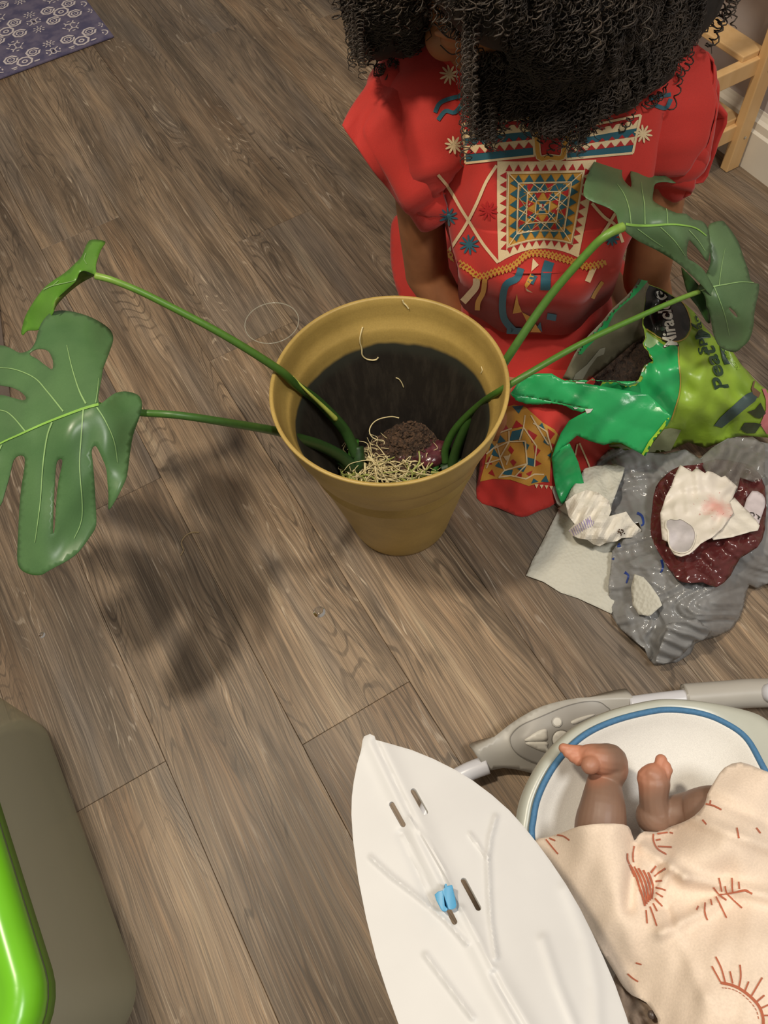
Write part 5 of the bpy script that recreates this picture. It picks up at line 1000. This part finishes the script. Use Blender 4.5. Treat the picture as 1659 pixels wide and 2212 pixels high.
g += limb([tr0, tr1, tr2], [.056, .062, .056]); hh = P(1775, 2360, .345); hx = np.array([.42, -.80, .28]); hx /= np.linalg.norm(hx); g += limb([tr2, hh-hx*.05], [.04, .035])
fz = np.array([0, 0, 1.])-hx*hx[2]; fz /= np.linalg.norm(fz); sx_ = np.cross(hx, fz); BA = np.stack([sx_, fz, hx], 1); bh = lambda x, y, z: hh+BA@np.array([x, y, z])
g += [ball(hh, (.048, .054, .06), 14, BA), ball(bh(0, .052, -.006), (.009, .009, .008), 7, BA), ball(bh(0, .046, -.03), (.015, .01, .006), 7, BA)]+[ball(bh(s*.026, .032, -.024), (.022, .022, .022), 8, BA) for s in (-1, 1)]+[ball(bh(s*.048, 0, -.004), (.007, .012, .016), 7, BA) for s in (-1, 1)]
for s, sh, el, wr in ((-1, P(1600, 2240, .30), P(1500, 2190, .285), P(1500, 2150, .30)), (1, P(1760, 2180, .31), P(1740, 2080, .30), P(1680, 2060, .31))): g += limb([sh, el, wr], [.026, .024, .018]); g += hand(wr, wr-el, (0, 0, 1), .5)
remesh('body', g, .0013, babyskin(), baby, 2)
for s in (-1, 1): tube('closed_eyelid', spline([bh(s*.012, .0525, .006), bh(s*.02, .051, .003), bh(s*.029, .045, .006)], 4), .0012, M_EYE, baby, 6)
# ------------------------------------------------------------------ blanket
M_BLK = clothmat('cream_muslin', lin(240, 220, 200), .03, .9, 500); M_RUST = clothmat('rust_print', lin(188, 104, 74), .08, .9, 500)
zL = tps([(1165, 1815, .252), (1210, 1800, .275), (1255, 1784, .312), (1350, 1780, .312), (1372, 1830, .302), (1395, 1800, .275), (1450, 1783, .275), (1495, 1755, .30), (1530, 1718, .315), (1560, 1665, .30), (1600, 1648, .30), (1660, 1672, .31), (1180, 1860, .26), (1250, 1900, .295), (1330, 1880, .325), (1400, 1870, .308), (1440, 1860, .312), (1520, 1870, .325), (1600, 1890, .325), (1700, 1900, .315), (1560, 1930, .31), (1480, 1950, .312), (1420, 1960, .312), (1280, 1990, .295), (1340, 1990, .318), (1430, 2010, .326), (1520, 2010, .33), (1620, 2020, .345), (1360, 2090, .295), (1420, 2120, .315), (1520, 2130, .35), (1640, 2120, .36), (1500, 2260, .36), (1700, 2260, .37), (1400, 2200, .31), (1330, 2110, .285), (1620, 1760, .33), (1560, 1810, .335), (1720, 1720, .30)], 1e-6)
bl = [(1150,1822),(1185,1808),(1218,1797),(1250,1785),(1300,1779),(1348,1781),(1362,1792),(1370,1815),(1380,1806),(1392,1796),(1420,1797),(1450,1785),(1475,1776),(1500,1762),(1522,1738),(1528,1715),(1545,1685),(1565,1658),(1600,1646),(1640,1660),(1680,1675),(1760,1700),(1800,1900),(1820,2200),(1760,2300),(1560,2320),(1440,2260),(1420,2200),(1395,2165),(1365,2150),(1345,2130),(1330,2105),(1290,2040),(1235,1960),(1185,1890)]
def fl_(u, v):
    s = 0
    for (x0, y0, x1, y1, w, a) in ((1390,1830,1480,1895,12,.010),(1480,1895,1659,1935,16,.012),(1370,1820,1360,1960,14,-.010),(1430,2015,1560,1945,14,.010),(1330,1930,1370,2060,20,.004),(1470,2030,1520,2150,16,.004),(1530,1720,1660,1780,14,-.006),(1500,1770,1659,1830,14,.008),(1440,1960,1455,2000,8,-.006),(1395,1940,1440,1850,12,-.007),(1420,1940,1450,1870,9,.006)):
        dx, dy = x1-x0, y1-y0; L2_ = dx*dx+dy*dy; t = np.clip(((u-x0)*dx+(v-y0)*dy)/L2_, 0, 1); d = np.hypot(u-x0-t*dx, v-y0-t*dy); s = s+a*np.exp(-(d/w)**2)
    return s+.0010*waves(u, v, 70, 6)+.0018*waves(u, v, 140, 16)
bk = sheet('blanket', bl, zL, M_BLK, None, 8, (), 2, .0022, fl_); tag(bk, 'cream muslin blanket printed with rust suns over the baby', 'blanket'); KB = bvh_of(bk)
def zk(L): return [(1180+x*.28873, 1770+y*.28873) for x, y in L]
rays = []
def S_(p, w=3.4, t=1.0): rays.append(stroke(zk(p), w, 5, t))
for p in ([(0,150),(40,200),(90,260)], [(80,115),(130,125),(175,155)], [(25,140),(70,160)], [(605,255),(605,300),(620,335)], [(655,200),(645,270),(650,320)], [(620,340),(640,390),(660,430)], [(805,425),(895,365)], [(780,400),(820,345)], [(815,465),(870,460)], [(820,510),(890,528)], [(822,550),(870,580)], [(815,590),(865,650)], [(800,630),(830,690)], [(775,655),(800,720),(828,800)], [(745,680),(755,780)],
          [(810,60),(800,150),(830,220),(900,265)], [(830,110),(910,100)], [(925,100),(950,106)], [(820,160),(855,152)], [(835,205),(940,210)], [(1170,5),(1200,38)], [(1425,65),(1440,140)], [(1570,65),(1600,105)],
          [(1250,505),(1300,570),(1345,605)], [(1290,440),(1315,540)], [(1340,500),(1360,560),(1465,665)], [(1390,440),(1395,540)], [(1440,470),(1445,520)], [(1540,555),(1490,530)], [(1270,580),(1310,660),(1350,740)], [(1190,625),(1185,700),(1205,755)], [(1230,600),(1240,645)], [(1140,650),(1125,680)], [(1290,570),(1400,545),(1490,530)],
          [(670,1070),(715,1085)], [(610,1155),(650,1190),(690,1215)], [(560,1220),(600,1290),(650,1330)],
          [(1240,1100),(1305,1220)], [(1268,1030),(1310,1120),(1340,1225)], [(1375,1140),(1395,1230)], [(1450,1090),(1455,1180),(1440,1260)], [(1515,1215),(1485,1290)], [(1615,1185),(1535,1320)], [(1630,1315),(1570,1365)], [(1680,1380),(1600,1415)], [(1720,1470),(1620,1470)], [(1080,-170),(1130,-150)], [(1100,-190),(1135,-120)], [(1140,-170),(1145,-125)], [(1170,-160),(1165,-120)], [(1200,-165),(1190,-110)], [(1230,-140),(1225,-110)], [(1075,-110),(1120,-120),(1180,-115),(1250,-100),(1310,-70)], [(975,-45),(985,-20)], [(930,0),(965,15)]): S_(p)
S_([(1305,1225),(1380,1240),(1450,1270),(1530,1330),(1590,1400),(1620,1480),(1625,1540)], 6)
arc2 = spline(zk([(1315,1262),(1380,1270),(1450,1300),(1520,1360),(1570,1430),(1590,1510)]), 8)
for k in range(0, len(arc2)-2, 3): rays.append(stroke(arc2[k:k+3], 1.6, 0))
o = drape('sun_rays', rays, KB, M_RUST, bk, .0010, 6); o['kind'] = 'stuff'
sun = []
for k in range(5):
    a_ = 6+k*30; sun.append(stroke(zk([(615+a_*1.15, 340+k*14), (665+a_*.9, 430+k*6-10), (700+a_*.78, 530-k*5), (735+a_*.45, 650-k*14)]), 4.4, 5))
o = drape('sun_stripes', sun, KB, M_RUST, bk, .0010, 6); o['kind'] = 'stuff'
# harness bit showing at the lower edge
hb = sheet('harness_pad', [(1330,2100),(1370,2140),(1415,2155),(1430,2200),(1440,2260),(1330,2260),(1320,2180)], tps([(1330, 2100, .272), (1415, 2155, .295), (1440, 2260, .31), (1330, 2260, .30)], 1e-6), clothmat('taupe_pad', lin(172, 150, 130), .06, .9, 500), sw, 7, (), 2, .006, lambda u, v: .004*waves(u, v, 40, 7))
bv, bf = ball(P(1408, 2192, .312), (.0035, .0035, .002), 8); mk('snap', bv, bf, plain('dark_snap', (.06, .04, .03), .4), sw)
# ------------------------------------------------------------------ white leaf-shaped panel
M_LP = plain('white_moulded_plastic', lin(206, 205, 204), .5, .02, 20)
lp = empty('leaf_canopy', P(1060, 2050, 0), 'white leaf-shaped plastic panel with raised veins, slots and a blue clip, above the floor', 'panel'); lp['label'] = 'large white leaf-shaped plastic panel with raised veins, slots and a blue clip'
zl = tps([(795, 1590, .375), (765, 1750, .385), (790, 1950, .40), (870, 2212, .425), (1000, 1690, .375), (1140, 1800, .38), (1240, 1980, .395), (1340, 2212, .415), (930, 1800, .392), (1030, 2000, .412), (1130, 2212, .435), (1000, 2500, .45), (1400, 2450, .44)], 1e-6)
def ql(L): return [(700+x*.42195, 1540+y*.42195) for x, y in L]
lo = ql([(197,140),(205,120),(235,107),(258,118),(265,138),(340,158),(450,190),(560,235),(670,290),(760,345),(860,420),(950,500),(1030,590),(1090,665),(1160,760),(1240,880),(1310,1000),(1370,1120),(1430,1250),(1490,1390),(1550,1560),(1600,1750),(1630,1960),(1600,2160),(1500,2300),(1300,2360),(1100,2340),(900,2260),(720,2130),(560,1950),(450,1760),(380,1590),(320,1420),(265,1250),(215,1050),(175,850),(148,650),(140,520),(142,430),(152,350),(170,260),(190,190)])
def slot(a, b, w):
    a = np.array(a, float); b = np.array(b, float); d = (b-a)/np.linalg.norm(b-a); n = np.array([-d[1], d[0]]); o = []
    for t in np.linspace(math.pi/2, 3*math.pi/2, 7): o.append(a+(d*math.cos(t)+n*math.sin(t))*w)
    for t in np.linspace(-math.pi/2, math.pi/2, 7): o.append(b+(d*math.cos(t)+n*math.sin(t))*w)
    return o
sl = [slot(ql([(346, 468)])[0], ql([(404, 572)])[0], 5.8), slot(ql([(458, 400)])[0], ql([(518, 508)])[0], 6.2), slot(ql([(715, 858)])[0], ql([(790, 998)])[0], 6.4), slot(ql([(600, 935)])[0], ql([(668, 1070)])[0], 6.0)]
def ribs(u, v):
    s = 0
    for pts, w, a in (([(262,140),(420,470),(600,830),(760,1120),(900,1400),(1040,1640)], 26, .006), ([(262,140),(420,470),(600,830),(760,1120),(900,1400),(1040,1640)], 7, -.004), ([(1120,1160),(1200,1400),(1280,1593)], 12, .003), ([(1240,900),(1340,1150),(1390,1400),(1400,1593)], 16, .003), ([(400,620),(480,800),(560,980)], 10, -.003), ([(520,1240),(640,1400),(760,1560)], 6, .0028), ([(880,1250),(855,1080),(845,920),(838,740),(850,640),(878,535)], 6.5, .0042), ([(838,740),(800,690),(748,620)], 4, .003), ([(860,1310),(780,1150),(700,1000)], 7, .005), ([(700,1000),(610,800),(520,650),(440,540)], 4.5, .0036), ([(730,1180),(620,1060),(480,940),(350,840),(240,740)], 4.5, .003), ([(560,980),(490,810),(400,630)], 4, .002)):
        q = ql(pts); d = np.full(np.shape(u), 1e9)
        for i in range(len(q)-1):
            (x0, y0), (x1, y1) = q[i], q[i+1]; dx, dy = x1-x0, y1-y0; t = np.clip(((u-x0)*dx+(v-y0)*dy)/(dx*dx+dy*dy), 0, 1); d = np.minimum(d, np.hypot(u-x0-t*dx, v-y0-t*dy))
        s = s+a*np.exp(-(d/w)**2)
    return s
pl = sheet('panel', lo, zl, M_LP, lp, 5.5, sl, 0, .0035, ribs); LB = bvh_of(pl); bevel(pl, .0008, 2, 50)
cz = zl(*[np.array([x]) for x in ql([(622, 945)])[0]])[0]
M_BLUE = plain('blue_clip_plastic', lin(74, 150, 192), .4, .05, 60)
for q in ([(565,930),(605,908),(612,925),(618,985),(632,1000),(628,1014),(605,1014),(590,990)], [(608,905),(620,895),(618,876),(628,876),(632,888),(655,880),(662,910),(678,985),(662,1004),(640,1004),(632,985),(616,940)]):
    o = sheet('clip_jaw', ql(q), lambda u, v: cz+.014+.003*np.cos((u-960)/18), M_BLUE, lp, 3, (), 2, .014); bevel(o, .0012, 2, 50)
q = spline([P(1130, 2420, .43), P(1160, 2560, .40), P(1200, 2700, .20), np.array([P(1200, 2700, .20)[0], P(1200, 2700, .20)[1], .012])], 8); tube('support_stem', q, .011, M_LP, lp, 14); e_ = q[-1]
v, f = lathe_geo([(0, .001), (.09, .001), (.092, .004), (.088, .009), (.02, .014), (0, .014)], 32, e_[:2]); mk('stem_foot', v, f, M_LP, lp)
# ------------------------------------------------------------------ clear tub with the green lid
tubm = N('smoked_clear_plastic'); tubm.p(Base_Color=(.62, .62, .52, 1), Roughness=.22, Transmission_Weight=1.0, IOR=1.02, Alpha=1.0); tubm.b.inputs['Specular IOR Level'].default_value = .3; M_TUB = tubm.m
def haze_plastic():
    a = N('smoky_translucent_plastic'); t = a.n('ShaderNodeBsdfTransparent', None, Color=(.80, .81, .72, 1)); d = a.n('ShaderNodeBsdfPrincipled', None, Roughness=.3); d.inputs['Base Color'].default_value = (*lin(222, 219, 198), 1)
    x = a.n('ShaderNodeMixShader', None, i0=.42, i1=t.outputs[0], i2=d.outputs[0]); a.t.links.new(x.outputs[0], a.out.inputs[0]); return a.m
M_TUB = haze_plastic(); M_LID = plain('lime_lid_plastic', lin(112, 190, 34), .28, .03, 20)
tubo = empty('storage_tub', (-.55, .37, 0), 'smoky clear storage tub with a lime green lid, at the lower left edge', 'tub')
def rrect(x0, y0, x1, y1, r, n=8):
    o = []
    for cx_, cy_, a0 in ((x1-r, y1-r, 0), (x0+r, y1-r, 90), (x0+r, y0+r, 180), (x1-r, y0+r, 270)):
        for k in range(n+1): a_ = math.radians(a0+90*k/n); o.append((cx_+r*math.cos(a_), cy_+r*math.sin(a_)))
    return np.array(o)
def shell(name, secs, mat, par, cap0=True, cap1=True):
    V = []; F = []; m = None
    for (x0, y0, x1, y1, r, z) in secs: q = rrect(x0, y0, x1, y1, r); m = len(q); V += [(x, y, z) for x, y in q]
    for i in range(len(secs)-1):
        for j in range(m): F.append((i*m+j, i*m+(j+1) % m, (i+1)*m+(j+1) % m, (i+1)*m+j))
    if cap0: F.append(tuple(range(m))[::-1])
    if cap1: F.append(tuple((len(secs)-1)*m+j for j in range(m)))
    return mk(name, V, F, mat, par)
TX0, TX1, TY0, TY1 = -.80, -.333, .142, .600
shell('tub', [(TX0+.012, TY0+.012, TX1-.012, TY1-.012, .05, .001), (TX0+.004, TY0+.004, TX1-.004, TY1-.004, .055, .004), (TX0, TY0, TX1, TY1, .06, .014), (TX0-.006, TY0-.004, TX1+.001, TY1+.004, .06, .287)], M_TUB, tubo, True, False)
LX = TX1+.004; LZ = .022
shell('lid', [(TX0, TY0, TX1+.001, TY1, .055, .280), (TX0-.012, TY0-.010, LX, TY1+.010, .065, .284), (TX0-.016, TY0-.014, LX+.004, TY1+.014, .068, .297), (TX0-.014, TY0-.012, LX+.002, TY1+.012, .066, .314), (TX0-.004, TY0-.003, LX-.008, TY1+.003, .058, .324), (TX0+.012, TY0+.012, LX-.024, TY1-.012, .045, .322), (TX0+.020, TY0+.02, LX-.032, TY1-.02, .04, .312)], M_LID, tubo)
shell('tub_lip', [(TX0-.008, TY0-.006, TX1+.002, TY1+.006, .062, .268), (TX0-.012, TY0-.010, TX1+.006, TY1+.010, .064, .271), (TX0-.010, TY0-.008, TX1+.004, TY1+.008, .063, .281)], plain('dark_green_lip', lin(88, 132, 36), .35, .03), tubo, False, False)
